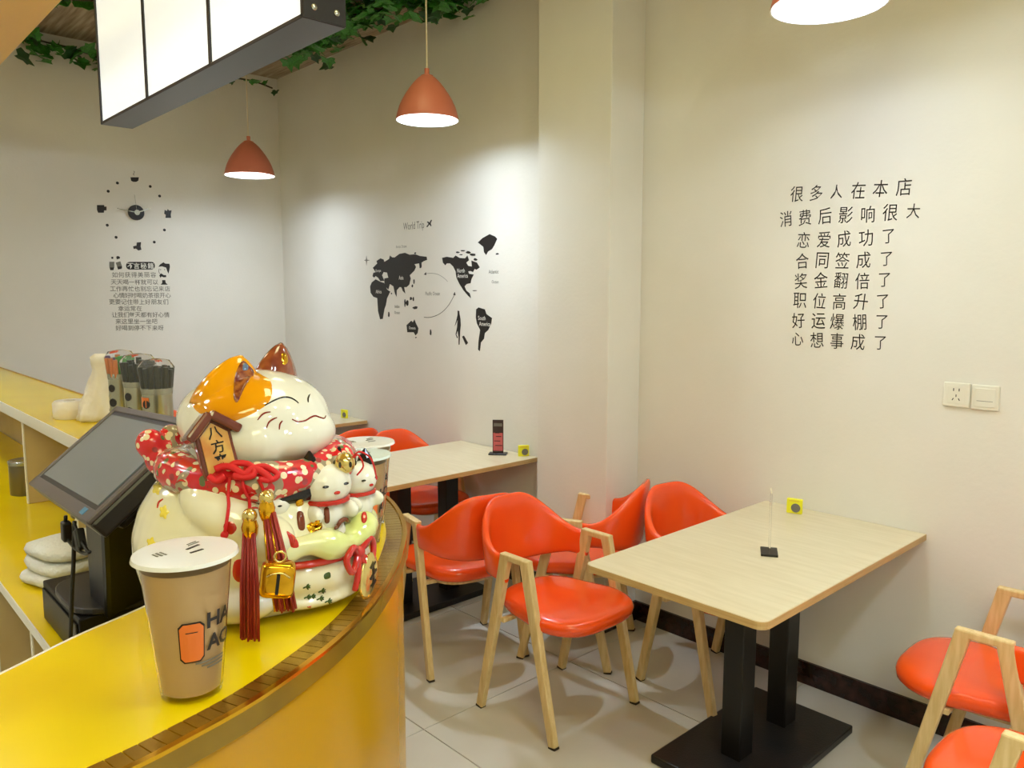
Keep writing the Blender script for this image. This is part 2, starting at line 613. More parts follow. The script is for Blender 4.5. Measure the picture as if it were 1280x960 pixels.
# ------------------------------------------------------------------ tables
def make_table(label, x0, x1, y0, y1, cdx=-0.01, group='wall tables with twin black columns'):
    cx, cy = (x0 + x1) / 2, (y0 + y1) / 2
    t = thing('dining_table', label, 'table', (cx, cy, 0), 0, group)
    w, l = x1 - x0, y1 - y0

    def rounded(w, l, r, n=5):
        pts = []
        for (sx, sy, a0) in ((1, 1, 0), (-1, 1, 90), (-1, -1, 180), (1, -1, 270)):
            if sy > 0:
                pts.append((sx * w / 2, sy * l / 2))
                continue
            for k in range(n + 1):
                a = math.radians(a0 + 90 * k / n)
                pts.append((sx * (w / 2 - r) + r * math.cos(a), sy * (l / 2 - r) + r * math.sin(a)))
        return pts
    MB().prism(rounded(w, l, 0.03), 0.722, 0.744).build('tabletop', M['laminate'], t, bevel=0.0015, seg=1)
    eb = MB()
    outer, inner = rounded(w + 0.003, l + 0.003, 0.0315), rounded(w - 0.004, l - 0.004, 0.028)
    n = len(outer)
    vs = [(x, y, z) for (x, y) in outer for z in (0.7205, 0.7425)] + [(x, y, z) for (x, y) in inner for z in (0.7205, 0.7425)]
    fs = []
    for i in range(n):
        j = (i + 1) % n
        fs += [(2 * i, 2 * j, 2 * j + 1, 2 * i + 1), (2 * n + 2 * i, 2 * n + 2 * i + 1, 2 * n + 2 * j + 1, 2 * n + 2 * j),
               (2 * i + 1, 2 * j + 1, 2 * n + 2 * j + 1, 2 * n + 2 * i + 1), (2 * i, 2 * n + 2 * i, 2 * n + 2 * j, 2 * j)]
    eb.add(vs, fs)
    eb.build('edge_band', M['edgeband'], t)
    for s in (-1, 1):
        y = s * 0.155 + 0.03
        MB().box((cdx, y, 0.37), (0.075, 0.085, 0.68)).build('column', M['black'], t, bevel=0.004)
    MB().box((-0.01, 0.03, 0.714), (0.34, 0.56, 0.014)).build('top_plate', M['black'], t, bevel=0.002, seg=1)
    MB().box((-0.01, 0.0, 0.016), (0.40, 0.70, 0.032)).build('base_plate', M['baseplate'], t, bevel=0.006)
    return t


T1 = make_table('pale maple table below the handwritten wall lettering, nearest table', -1.655, -1.01, 1.86, 3.02)
T2 = make_table('pale maple table against the world map wall, dark card stand on it', -3.62, -2.955, 1.79, 2.94, 0.035)
T3 = make_table('farthest pale maple table, only its right end seen behind the cat', -5.33, -4.66, 1.80, 2.94)

# ------------------------------------------------------------------ chairs (built facing +x)
CH_GROUP = 'orange A-frame dining chairs'


def superellipse(a, b, n, e, cx=0.0):
    pts = []
    for k in range(n):
        t = 2 * math.pi * k / n
        c, s = math.cos(t), math.sin(t)
        pts.append((cx + a * math.copysign(abs(c) ** (2 / e), c), b * math.copysign(abs(s) ** (2 / e), s)))
    return pts


def make_chair():
    t = thing('dining_chair', '', 'chair', (0, 0, 0), 0, CH_GROUP)
    # seat cushion
    layers = [(0.398, 0.86), (0.402, 0.94), (0.415, 0.99), (0.435, 1.0), (0.449, 0.975), (0.457, 0.92), (0.461, 0.8), (0.463, 0.5), (0.462, 0.2)]
    n = 44
    mb = MB()
    for z, s in layers:
        for k, (x, y) in enumerate(superellipse(0.245, 0.205, n, 3.0)):
            w = 1.0 - 0.10 * max(0, -x / 0.245)          # narrower behind
            mb.v.append(Vector((x * s + 0.03, y * s * w * (1.12 if x > 0.06 else 1.0 + 0.12 * max(0, min(1, (x + 0.02) / 0.08))), z)))
    for i in range(len(layers) - 1):
        for k in range(n):
            l = (k + 1) % n
            mb.f.append((i * n + k, i * n + l, (i + 1) * n + l, (i + 1) * n + k))
    mb.f.append(tuple(range(n))[::-1])
    mb.f.append(tuple((len(layers) - 1) * n + k for k in range(n)))
    seat = mb.build('seat', M['orange'], t, smooth='all')
    MB().prism(superellipse(0.2, 0.165, 24, 3.0, 0.02), 0.384, 0.399).build('seat_board', M['wood'], seat)
    # wrap-around upholstered back
    N, K = 40, 14
    mb = MB()
    for i in range(N + 1):
        u = -1 + 2 * i / N
        a = u * math.pi / 2
        c, s = math.cos(a), math.sin(a)
        e = 2 / 2.35
        px = -0.055 - 0.225 * abs(c) ** e
        py = 0.225 * math.copysign(abs(s) ** e, s)
        nrm = Vector((-c / 0.235, s / 0.225, 0)).normalized()
        q = max(0.0, min(1.0, (0.90 - abs(u)) / 0.80))
        bell = q * q * (3 - 2 * q)
        zt = 0.650 + 0.150 * bell
        zb = 0.545 - 0.030 * max(0, 1 - (u * 1.3) ** 2) + 0.0 * bell
        th = 0.017
        if abs(u) > 0.93:
            th *= 0.75
        h = (zt - zb) / 2
        zc = (zt + zb) / 2
        for k in range(K):
            b = 2 * math.pi * k / K
            cb, sb = math.cos(b), math.sin(b)
            oz = h * math.copysign(abs(sb) ** 0.45, sb)
            on = th * math.copysign(abs(cb) ** 0.75, cb)
            lean = 0.10 * (zc + oz - 0.55) * max(0, c) ** 0.5
            p = Vector((px, py, zc + oz)) + nrm * (on + lean)
            mb.v.append(p)
    for i in range(N):
        for k in range(K):
            l = (k + 1) % K
            mb.f.append((i * K + k, i * K + l, (i + 1) * K + l, (i + 1) * K + k))
    mb.f.append(tuple(range(K))[::-1])
    mb.f.append(tuple(N * K + k for k in range(K)))
    mb.build('backrest', M['orange'], t, smooth='all')
    # A-frames
    for s in (-1, 1):
        y, yf = s * 0.226, s * 0.232
        for d in (-1, 1):
            MB().beam((d * 0.20, yf, 0.006), (d * 0.052 - 0.004, y, 0.652), 0.034, 0.026, 0.044, 0.030).build('leg', M['wood'], t, bevel=0.005)
            MB().beam((d * 0.2012, yf, 0.0), (d * 0.20, yf, 0.008), 0.032, 0.025).build('foot_pad', M['rubber'], t)
        MB().box((-0.004, y, 0.648), (0.150, 0.0305, 0.024)).build('armrest', M['wood'], t, bevel=0.005)
    for d in (-1, 1):
        MB().beam((d * 0.085, -0.222, 0.388), (d * 0.085, 0.222, 0.388), 0.018, 0.02, side=(1, 0, 0)).build('seat_rail', M['wood'], t, bevel=0.003)
    return t


chair0 = make_chair()
chairs = [
    ((-2.03, 2.135), 0, 'orange chair in the middle of the aisle with its empty seat facing the nearest table'),
    ((-2.67, 2.15), 167, 'orange chair behind the end of the yellow bar, seen from its open front side'),
    ((-2.345, 2.60), 206, 'orange chair by the wall column turned away from the nearest table'),
    ((-1.700, 2.735), -9, 'orange chair tucked under the far left side of the nearest table'),
    ((-0.655, 2.66), 182, 'orange chair at the right edge of the photo, closer to the wall'),
    ((-0.385, 2.135), 180, 'orange chair in the bottom right corner of the photo, nearest the viewer'),
    ((-3.665, 2.675), 0, 'orange chair beside the map wall pushed under the left side of the middle table'),
    ((-4.42, 2.55), 180, 'orange chair back to back with the chair at the middle table, facing the farthest table'),
    ((-3.68, 2.02), 0, 'orange chair under the near left side of the middle table, behind the white lidded cups'),
    ((-5.47, 1.93), 2, 'orange chair at the far left wall, glimpsed between the straw canisters and the cat'),
]
for i, ((x, y), a, lab) in enumerate(chairs):
    c = chair0 if i == 0 else copy_tree(chair0)
    c.location = (x, y, 0)
    c.rotation_euler = (0, 0, math.radians(a))
    c['label'] = lab

# ------------------------------------------------------------------ pendant lamps
LG = 'terracotta pendant lamps'


def pendant(label, x, y, z, r, energy):
    t = thing('pendant_lamp', label, 'lamp', (x, y, z), 0, LG)
    h = r * 1.34
    k = r / 0.17
    outer = [(r, 0), (r * 1.0, 0.006), (r * 0.965, h * 0.14), (r * 0.89, h * 0.32), (r * 0.80, h * 0.46), (r * 0.69, h * 0.60), (r * 0.55, h * 0.75), (r * 0.42, h * 0.87), (r * 0.30, h * 0.96), (r * 0.23, h)]
    inner = [(a - 0.005, b - 0.004) for a, b in reversed(outer)]
    inner[-1] = (r - 0.004, 0)
    MB().lathe(outer, 48, cap=False).build('shade', M['lamp_shade'], t, smooth='all')
    MB().lathe(inner + [(r, 0)], 48, cap=False).build('shade_lining', M['lamp_inner'], t, smooth='all')
    MB().lathe([(r * 0.2, h - 0.003), (r * 0.2, h + 0.006), (0.012, h + 0.014), (0.012, h + 0.04)], 24).build('shade_cap', M['lamp_shade'], t, smooth=True)
    MB().lathe([(0.018, 0), (0.018, 0.05)], 16, c=(0, 0, h - 0.06)).build('bulb_socket', M['lamp_inner'], t)
    MB().ball((0, 0, 0.100 * k + 0.01), (0.036 * k, 0.036 * k, 0.036 * k), 16, 10).build('bulb', M['bulb'], t, smooth='all')
    MB().tube([(0, 0, h + 0.03), (0, 0, CEIL - z - 0.02)], 0.004, 8).build('cord', M['cord'], t)
    MB().lathe([(0.045, -0.022), (0.05, -0.008), (0.05, 0)], 24, c=(0, 0, CEIL - z)).build('ceiling_cap', M['cord'], t)
    beam_light('pendant_and_fill_light', (x, y, z + 0.052 * k), energy, COOL, 0.03)
    return t


pendant('terracotta pendant lamp above the nearest table, cut by the top of the photo', -1.178, 2.42, 2.500, 0.172, 0.48)
pendant('terracotta pendant lamp above the middle table, in front of the map wall', -3.23, 2.425, 2.482, 0.156, 0.95)
pendant('terracotta pendant lamp above the farthest table, smallest and lowest in the photo', -5.08, 2.34, 2.405, 0.160, 0.85)

# ------------------------------------------------------------------ menu light box
mb_ = thing('menu_light_box', 'long white lit menu box with black frame hanging under the ceiling', 'light box', (-2.93, 1.16, 2.37))
BX0, BX1, BH = -3.855, -2.012, 0.72
D = []
for a in (-3.855, -3.26, -2.645, -2.012):
    D.append(a + 2.93)
MB().box(((D[0] + D[3]) / 2, 0.005, BH / 2), (D[3] - D[0] - 0.004, 0.115, BH - 0.004)).build('housing', M['board_black'], mb_)
for i in range(3):
    MB().box(((D[i] + D[i + 1]) / 2, -0.056, BH / 2), (D[i + 1] - D[i] - 0.014, 0.008, BH - 0.02)).build('lit_panel', M['board_lit'], mb_)
for i in range(4):
    w = 0.016 if 0 < i < 3 else 0.012
    MB().box((D[i] + (0.006 if i == 0 else -0.006 if i == 3 else 0), -0.059, BH / 2), (w, 0.016, BH)).build('mullion', M['board_black'], mb_, bevel=0.001, seg=1)
MB().box(((D[0] + D[3]) / 2, 0.0, 0.004), (D[3] - D[0], 0.134, 0.012)).build('bottom_rail', M['board_black'], mb_, bevel=0.002, seg=1)
MB().box(((D[0] + D[3]) / 2, 0.0, BH), (D[3] - D[0], 0.134, 0.012)).build('top_rail', M['board_black'], mb_)
MB().box((D[3] + 0.002, 0.0, BH / 2), (0.006, 0.13, BH)).build('end_cap', M['board_black'], mb_)
for y in (-0.035, 0.035):
    MB().lathe([(0.009, 0), (0.009, 0.004), (0.005, 0.007)], 12, Matrix.Translation((D[3] + 0.005, y, 0.03)) @ Matrix.Rotation(math.pi / 2, 4, 'Y')).build('screw', M['steel'], mb_, smooth=True)
for x in (-0.6, 0.6):
    MB().tube([(x, 0, BH), (x, 0, CEIL - 2.37)], 0.006, 8).build('hanging_rod', M['board_black'], mb_)

# ------------------------------------------------------------------ ivy
leaf_shapes = []
for v in range(4):
    rnd = random.Random(v)
    pts = [(0, 0), (0.35, -0.18), (0.62, 0.05), (0.48, 0.36), (0.55, 0.62), (0.24, 0.70), (0, 1.12), (-0.24, 0.70), (-0.55, 0.62), (-0.48, 0.36), (-0.62, 0.05), (-0.35, -0.18)]
    pts = [(x * (1 + rnd.uniform(-.12, .12)), y * (1 + rnd.uniform(-.1, .1))) for x, y in pts]
    vs = [(0, 0.35, 0.0)] + [(x, y, 0.22 * abs(x) - 0.16 * y * y + rnd.uniform(-.03, .03)) for x, y in pts]
    fs = [(0, i, i % 12 + 1) for i in range(1, 13)]
    me = bpy.data.meshes.new('leaf')
    n = len(vs)
    vs2 = vs + [(x, y, z - 0.03) for x, y, z in vs]
    fs2 = fs + [(a + n, c + n, b + n) for a, b, c in fs] + [(i, i + n, i % 12 + 1 + n, i % 12 + 1) for i in range(1, 13)]
    me.from_pydata(vs2, [], fs2)
    me.materials.append(M['leaf'] if v != 2 else M['leaf_dark'])
    leaf_shapes.append(me)


def ivy(label, path, count, spread, size, seed, drop=0.06):
    rnd = random.Random(seed)
    path = smooth_path(path, 6)
    root = thing('ivy_vine', label, 'vine', path[0], 0, 'ivy garlands under the ceiling')
    o0 = path[0]
    MB().tube([p - o0 for p in path], 0.006, 6).build('stem', M['stem'], root, smooth='all')
    for k in range(count):
        i = rnd.randrange(len(path))
        p = path[i] - o0 + Vector((rnd.gauss(0, spread[0]), rnd.gauss(0, spread[1]), -abs(rnd.gauss(0, drop))))
        w = p + o0
        if w.z > CEIL - 0.02:
            p.z = CEIL - 0.03 - o0.z
        if w.y > YM - 0.06:
            p.y = YM - 0.06 - o0.y
        if w.x < XL + 0.06:
            p.x = XL + 0.06 - o0.x
        o = bpy.data.objects.new('leaf', rnd.choice(leaf_shapes))
        COL.objects.link(o)
        o.parent = root
        o.location = p
        s = size * rnd.uniform(0.7, 1.25)
        o.scale = (s, s, s)
        o.rotation_euler = (rnd.uniform(-0.5, 1.3), rnd.uniform(-0.6, 0.6), rnd.uniform(0, 6.28))
    return root


ivy('ivy garland along the map wall between the menu box and the hanging lamp', [(-4.95, 2.62, 3.22), (-4.6, 2.58, 3.2), (-4.2, 2.55, 3.21), (-3.9, 2.5, 3.19), (-3.65, 2.70, 3.21), (-3.4, 2.76, 3.22)], 230, (0.09, 0.10), 0.075, 3, 0.03)
ivy('ivy strand running out beside the menu box end towards the viewer', [(-4.25, 2.45, 3.22), (-3.85, 2.2, 3.2), (-3.6, 2.15, 3.21), (-3.2, 2.05, 3.22)], 110, (0.08, 0.10), 0.075, 5, 0.03)
ivy('thin dark ivy twig in the far ceiling corner', [(-5.75, 2.2, 3.278), (-5.72, 2.45, 3.20), (-5.70, 2.68, 3.19), (-5.68, 2.82, 3.16)], 12, (0.02, 0.06), 0.06, 8, 0.03)
ivy('ivy strand along the left wall top, left of the menu box', [(-5.78, 1.20, 3.22), (-5.76, 1.35, 3.20), (-5.75, 1.5, 3.19), (-5.72, 1.7, 3.15), (-5.7, 1.95, 3.17)], 60, (0.03, 0.07), 0.075, 11, 0.05)
ivy('short ivy sprig on the ceiling between the yellow soffit and the menu box', [(-5.0, 1.2, 3.24), (-4.9, 1.3, 3.22), (-4.8, 1.42, 3.22)], 5, (0.03, 0.04), 0.09, 13, 0.03)

# ------------------------------------------------------------------ wall stickers
# handwritten lettering
let = thing('wall_lettering', 'black handwritten Chinese lettering of eight lines on the right wall', 'sticker', (-1.36, YT, 1.73))
ROWS = [
    ('很多人在本店', [(145, 130), (243, 125), (343, 118), (452, 112), (563, 103), (680, 95)]),
    ('消费后影响很大', [(90, 255), (185, 248), (285, 240), (390, 235), (500, 232), (612, 222), (728, 215)]),
    ('恋爱成功了', [(178, 360), (280, 358), (380, 355), (490, 350), (603, 342)]),
    ('合同签成了', [(172, 465), (272, 462), (373, 462), (478, 460), (593, 455)]),
    ('奖金翻倍了', [(165, 565), (265, 560), (365, 562), (472, 565), (583, 560)]),
    ('职位高升了', [(160, 662), (258, 665), (357, 668), (465, 668), (575, 668)]),
    ('好运爆棚了', [(152, 762), (253, 765), (347, 768), (458, 770), (570, 770)]),
    ('心想事成了', [(148, 855), (245, 860), (345, 865), (450, 870), (562, 875)])]
rnd = random.Random(4)
for txt, pos in ROWS:
    for ch, (zx, zy) in zip(txt, pos):
        p = on_y(960 + zx / 4, 210 + zy / 4, YT)
        vs, fs = text_mesh(ch, 1.0, 0.0)
        h = max(max(v.y for v in vs) - min(v.y for v in vs), 0.3)
        w = max(max(v.x for v in vs) - min(v.x for v in vs), 0.3)
        s = 0.062 / max(h, w * 0.9)
        if ch in '人大心':
                s *= 0.85
        if ch == '了':
            s *= 0.82
        a = rnd.uniform(-0.10, 0.10)
        R = Matrix.Rotation(a, 4, 'Z') @ Matrix.Shear('XZ', 4, (0, 0)) if False else Matrix.Rotation(a, 4, 'Z')
        out = []
        for v in vs:
            q = R @ Vector((v.x * s * 0.86, v.y * s, 0))
            out.append(Vector((q.x, -0.0012, q.y)))
        o = flat('character', out, fs, M['decal'], let)
        o.location = (p.x - let.location.x, 0, p.z - let.location.z)


def decal_poly(name, pts, conv, m, parent, off, axis, sm=False):
    """polygon sticker on a wall; conv maps picture units to a wall point; axis 'y' or 'x'"""
    P = [conv(*q) for q in pts]
    if sm:
        P = smooth_path(P, 3, True)
    n = Vector((0, -1, 0)) if axis == 'y' else Vector((1, 0, 0))
    base = parent.location
    flat2 = [Vector((p.x if axis == 'y' else p.y, p.z, 0)) for p in P]
    tris = tessellate_polygon([flat2])
    N = len(P)
    vs = [p - base + n * off for p in P] + [p - base + n * max(off - 0.0008, 0.0001) for p in P]
    fs = [tuple(t) for t in tris] + [tuple(k + N for k in t[::-1]) for t in tris]
    fs += [(k, (k + 1) % N, (k + 1) % N + N, k + N) for k in range(N)]
    me = bpy.data.meshes.new(name)
    me.from_pydata([tuple(v) for v in vs], [], fs)
    bm = bmesh.new()
    bm.from_mesh(me)
    bmesh.ops.recalc_face_normals(bm, faces=bm.faces)
    bm.to_mesh(me)
    bm.free()
    me.materials.append(m)
    o = bpy.data.objects.new(name, me)
    COL.objects.link(o)
    o.parent = parent
    return o


def wall_text(name, body, p, size, m, parent, axis, off=0.0012, wd=1.0, bold=0.0):
    vs, fs = text_mesh(body, size, bold)
    if axis == 'y':
        out = [Vector((v.x * wd, -off, v.y)) for v in vs]
    else:
        out = [Vector((off, v.x * wd, v.y)) for v in vs]
    o = flat(name, out, fs, m, parent)
    o.location = p - parent.location
    return o


mapc = lambda zx, zy: on_y(440 + zx / 5.055, 260 + zy / 5.053, YM)
wm = thing('world_map_sticker', 'black world map sticker with continent names on the back wall', 'sticker', tuple(mapc(500, 480)))
LAND = {
    'eurasia': [(135, 375), (160, 350), (155, 335), (180, 318), (200, 325), (205, 340), (235, 322), (240, 300), (262, 318), (300, 290), (335, 283), (365, 295), (400, 292), (430, 303), (472, 308), (475, 328), (455, 335), (440, 345), (440, 375), (428, 380), (425, 350), (395, 355), (405, 372), (395, 395), (365, 425), (372, 445), (362, 485), (345, 500), (330, 500), (337, 540), (322, 525), (312, 500), (300, 500), (283, 520), (282, 560), (272, 540), (262, 495), (240, 480), (230, 515), (215, 500), (205, 470), (205, 445), (230, 440), (222, 408), (200, 405), (190, 425), (205, 460), (180, 462), (165, 440), (150, 430), (140, 440), (130, 430), (135, 410), (150, 405), (140, 390)],
    'africa': [(125, 470), (150, 450), (180, 466), (205, 474), (222, 515), (242, 528), (222, 570), (215, 610), (205, 640), (195, 700), (178, 703), (165, 650), (160, 570), (135, 560), (118, 535), (115, 495)],
    'oceania': [(345, 740), (375, 712), (385, 722), (395, 703), (405, 730), (420, 760), (415, 790), (402, 805), (390, 785), (350, 785)],
    'north_america': [(570, 315), (600, 308), (640, 315), (655, 300), (680, 315), (715, 318), (730, 300), (740, 330), (722, 345), (735, 365), (758, 370), (755, 332), (790, 345), (808, 375), (788, 390), (775, 385), (765, 405), (750, 398), (735, 400), (740, 415), (770, 420), (755, 450), (750, 475), (725, 480), (712, 495), (722, 520), (745, 540), (752, 570), (735, 555), (705, 520), (680, 480), (660, 440), (655, 400), (640, 370), (620, 350), (600, 350), (590, 362), (575, 345)],
    'greenland': [(795, 218), (825, 190), (870, 165), (905, 180), (918, 195), (900, 235), (885, 260), (860, 275), (848, 297), (835, 280), (830, 245), (805, 225)],
    'south_america': [(785, 640), (800, 628), (840, 640), (850, 670), (885, 695), (880, 730), (862, 770), (840, 790), (835, 825), (815, 850), (812, 880), (808, 905), (797, 895), (800, 840), (810, 770), (790, 730), (783, 690)],
}
for k, pts in LAND.items():
    decal_poly('continent', pts, mapc, M['decal'], wm, 0.001, 'y')
ISL = [(668, 280, 12, 5), (700, 270, 14, 5), (735, 280, 16, 7), (765, 295, 18, 9), (780, 325, 12, 8), (690, 295, 10, 4), (350, 600, 9, 16), (372, 572, 7, 12), (400, 630, 16, 9), (335, 600, 5, 22), (388, 575, 5, 12), (392, 465, 4, 18), (382, 492, 5, 9), (497, 785, 5, 22), (233, 672, 5, 20), (918, 290, 10, 6), (143, 378, 9, 9), (165, 352, 6, 6), (775, 522, 14, 3), (262, 318, 10, 6), (400, 285, 6, 5), (435, 365, 5, 18), (250, 540, 4, 6), (404, 818, 5, 4)]
for (x, y, a, b) in ISL:
    pts = [(x + a * math.cos(t) * (1 + .2 * math.sin(3 * t + x)), y + b * math.sin(t) * (1 + .2 * math.cos(2 * t + y))) for t in [k * math.pi / 5 for k in range(10)]]
    decal_poly('island', pts, mapc, M['decal'], wm, 0.001, 'y')
# plane, compass, walking figure with suitcase
decal_poly('aeroplane', [(470, 118), (484, 100), (474, 88), (480, 84), (490, 92), (500, 74), (506, 76), (498, 96), (502, 114), (498, 116), (490, 104), (476, 122)], mapc, M['decal'], wm, 0.001, 'y')
decal_poly('compass', [(92, 300), (96, 326), (114, 330), (96, 334), (92, 364), (88, 334), (76, 330), (88, 326)], mapc, M['print_grey'], wm, 0.001, 'y')
decal_poly('walking_figure', [(668, 648), (678, 650), (680, 668), (686, 700), (688, 740), (684, 775), (682, 820), (680, 862), (674, 864), (674, 815), (668, 775), (660, 800), (670, 820), (664, 822), (655, 798), (664, 755), (668, 705), (656, 735), (650, 745), (662, 700), (668, 672)], mapc, M['decal'], wm, 0.001, 'y')
decal_poly('suitcase', [(696, 812), (708, 806), (734, 852), (720, 866)], mapc, M['decal'], wm, 0.001, 'y')


def thin_line(name, pts, conv, w, m, parent, axis, off=0.001):
    P = smooth_path([conv(*q) for q in pts], 5)
    n = Vector((0, -1, 0)) if axis == 'y' else Vector((1, 0, 0))
    vs, fs = [], []
    for i, p in enumerate(P):
        t = (P[min(i + 1, len(P) - 1)] - P[max(i - 1, 0)]).normalized()
        s = t.cross(n).normalized() * w / 2
        vs += [p - s - parent.location + n * off, p + s - parent.location + n * off]
    for i in range(len(P) - 1):
        fs.append((2 * i, 2 * i + 1, 2 * i + 3, 2 * i + 2))
    return flat(name, vs, fs, m, parent)


thin_line('route_line', [(462, 416), (500, 412), (545, 420), (585, 445), (605, 465)], mapc, 0.0022, M['print_grey'], wm, 'y')
thin_line('route_line', [(455, 690), (500, 690), (560, 665), (610, 615), (650, 545)], mapc, 0.004, M['print_grey'], wm, 'y')
decal_poly('arrow_head', [(455, 420), (468, 405), (470, 424)], mapc, M['decal'], wm, 0.001, 'y')
decal_poly('arrow_head', [(650, 530), (655, 552), (640, 548)], mapc, M['decal'], wm, 0.001, 'y')
wall_text('title', 'World Trip', mapc(390, 118), 0.066, M['print_grey'], wm, 'y', wd=0.72)
for txt, q, s in (('Arctic Ocean', (312, 243), 0.026), ('Pacific Ocean', (510, 540), 0.032), ('Indian', (286, 622), 0.028), ('Ocean', (286, 660), 0.028), ('Atlantic', (895, 402), 0.032), ('Ocean', (905, 466), 0.026)):
    wall_text('sea_name', txt, mapc(*q), s, M['print_grey'], wm, 'y', wd=0.85)
for txt, q, s in (('Asia', (312, 440), 0.036), ('Africa', (170, 528), 0.034), ('Europe', (168, 398), 0.026), ('North', (690, 395), 0.034), ('America', (700, 428), 0.034), ('Oceania', (382, 757), 0.026), ('South', (822, 695), 0.034), ('America', (840, 732), 0.034)):
    wall_text('continent_name', txt, mapc(*q), s, M['print_white'], wm, 'y', off=0.0022, wd=0.85, bold=0.01)

# sticker clock on the left wall
ck = lambda zx, zy: on_x(100 + zx / 4.171, 200 + zy / 4.171, XL)
clk = thing('wall_clock', 'sticker wall clock with black hub, cup markers and dots on the left wall', 'clock', tuple(ck(290, 275)))


def wall_disc(name, conv, x, y, r, m, parent, depth=0.002, n=20):
    p = conv(x, y)
    T = Matrix.Translation(p - parent.location) @ Matrix.Rotation(math.pi / 2, 4, 'Y')
    return MB().lathe([(r, 0.0002), (r, depth * 0.7), (r * 0.93, depth)], n, T).build(name, m, parent)


wall_disc('clock_hub', ck, 290, 275, 0.052, M['decal'], clk, 0.028, 32)
wall_disc('hub_cap', ck, 290, 275, 0.02, M['steel'], clk, 0.034, 24)
for a, ln, w in ((172, 0.13, 0.006), (20, 0.09, 0.009), (95, 0.12, 0.002)):
    MB().box((0.031, math.cos(math.radians(a)) * ln / 2, math.sin(math.radians(a)) * ln / 2), (0.0015, 0.001, 0.001)).build  # (axis helper only)
    d = Vector((0, math.cos(math.radians(a)), math.sin(math.radians(a))))
    MB().beam(Vector((0.031, 0, 0)), Vector((0.031, 0, 0)) + d * ln, w, 0.0015, side=(1, 0, 0)).build('clock_hand', M['steel'], clk)
for (x, y) in ((195, 120), (147, 163), (366, 138), (415, 188), (142, 340), (188, 403), (440, 365), (387, 428)):
    wall_disc('hour_dot', ck, x, y, 0.010, M['decal'], clk, 0.0015, 10)


def cup_marker(cx, cy, s, kind):
    if kind == 0:
        pts = [(-22, -8), (22, -8), (19, 10), (8, 16), (-8, 16), (-19, 10)]
    elif kind == 1:
        pts = [(-20, -20), (18, -20), (18, -12), (30, -12), (30, 8), (18, 8), (16, 20), (-14, 20), (-20, 4)]
    elif kind == 2:
        pts = [(-16, -20), (-4, -14), (0, -24), (8, -16), (20, -18), (16, 6), (18, 22), (-12, 22), (-10, 6), (-18, 0)]
    else:
        pts = [(-24, 0), (-6, -4), (-4, -20), (18, -22), (16, 0), (20, 18), (4, 22), (-8, 12), (-20, 14)]
    decal_poly('cup_marker', [(cx + a * s, cy + b * s) for a, b in pts], ck, M['decal'], clk, 0.0012, 'x')


cup_marker(285, 98, 1, 0)
decal_poly('steam_mark', [(278, 55), (286, 62), (280, 72), (284, 84), (276, 74), (282, 64)], ck, M['print_grey'], clk, 0.0012, 'x')
cup_marker(108, 255, 1, 1)
cup_marker(457, 280, 1, 2)
cup_marker(300, 450, 1, 3)

# humorous slogan sticker under the clock
sk = lambda zx, zy: on_x(120 + zx / 8.727, 310 + zy / 8.727, XL)
slo = thing('slogan_sticker', 'small grey Chinese slogan sticker with black title pill under the wall clock', 'sticker', tuple(sk(470, 500)))
pill = [(365 + 42 * math.cos(a) * 0.9, 193 + 42 * math.sin(a)) for a in [math.radians(90 + 180 * k / 8) for k in range(9)]] + \
       [(605 + 42 * math.cos(a) * 0.9, 193 + 42 * math.sin(a)) for a in [math.radians(-90 + 180 * k / 8) for k in range(9)]]
decal_poly('title_pill', pill, sk, M['decal'], slo, 0.001, 'x')
for ch, x in zip('不言秘籍', (375, 442, 518, 595)):
    wall_text('title_character', ch, sk(x, 195), 0.044, M['print_white'], slo, 'x', off=0.002, bold=0.01)
LINES = [('如何获得美丽容', 190, 292, 70), ('天天喝一杯就可以', 180, 372, 65), ('工作再忙也别忘记来店', 170, 445, 66), ('心情好时喝奶茶很开心', 205, 517, 63), ('更要记住带上好朋友们', 160, 588, 65), ('幸运常在', 258, 660, 66), ('让我们每天都有好心情', 190, 728, 63), ('来这里坐一坐吧', 230, 800, 66), ('好喝到停不下来呀', 232, 872, 66)]
for txt, x0, y, dx in LINES:
    for i, ch in enumerate(txt):
        wall_text('slogan_character', ch, sk(x0 + 14 + i * dx, y), 0.040, M['print_grey'], slo, 'x', bold=0.004)
# little cartoon cups and a round face with bobbed hair
decal_poly('cartoon_cup', [(145, 150), (200, 150), (200, 210), (190, 240), (155, 240), (145, 205)], sk, M['print_grey'], slo, 0.0008, 'x')
decal_poly('cartoon_cup', [(215, 160), (265, 145), (285, 205), (275, 230), (240, 232)], sk, M['print_grey'], slo, 0.0008, 'x')
for pts in ([(148, 212), (198, 212), (190, 242), (155, 242)], [(230, 205), (280, 198), (284, 222), (240, 236)], [(220, 95), (240, 86), (262, 100), (258, 116), (226, 124)], [(164, 98), (186, 94), (190, 116), (170, 120)]):
    decal_poly('cartoon_cup_shade', pts, sk, M['decal'], slo, 0.0016, 'x')
decal_poly('cartoon_hair', [(680, 205), (700, 178), (735, 156), (755, 170), (800, 172), (806, 200), (800, 240), (790, 280), (776, 250), (765, 215), (720, 200)], sk, M['decal'], slo, 0.001, 'x')
decal_poly('cartoon_scarf', [(690, 300), (706, 276), (722, 284), (740, 296), (765, 296), (765, 318), (735, 320), (715, 310), (702, 325)], sk, M['decal'], slo, 0.001, 'x')
decal_poly('cartoon_body', [(722, 350), (755, 350), (760, 378), (782, 400), (705, 400), (722, 380)], sk, M['decal'], slo, 0.001, 'x')
thin_line('cartoon_face_line', [(690, 225), (684, 255), (695, 280)], sk, 0.004, M['print_grey'], slo, 'x')
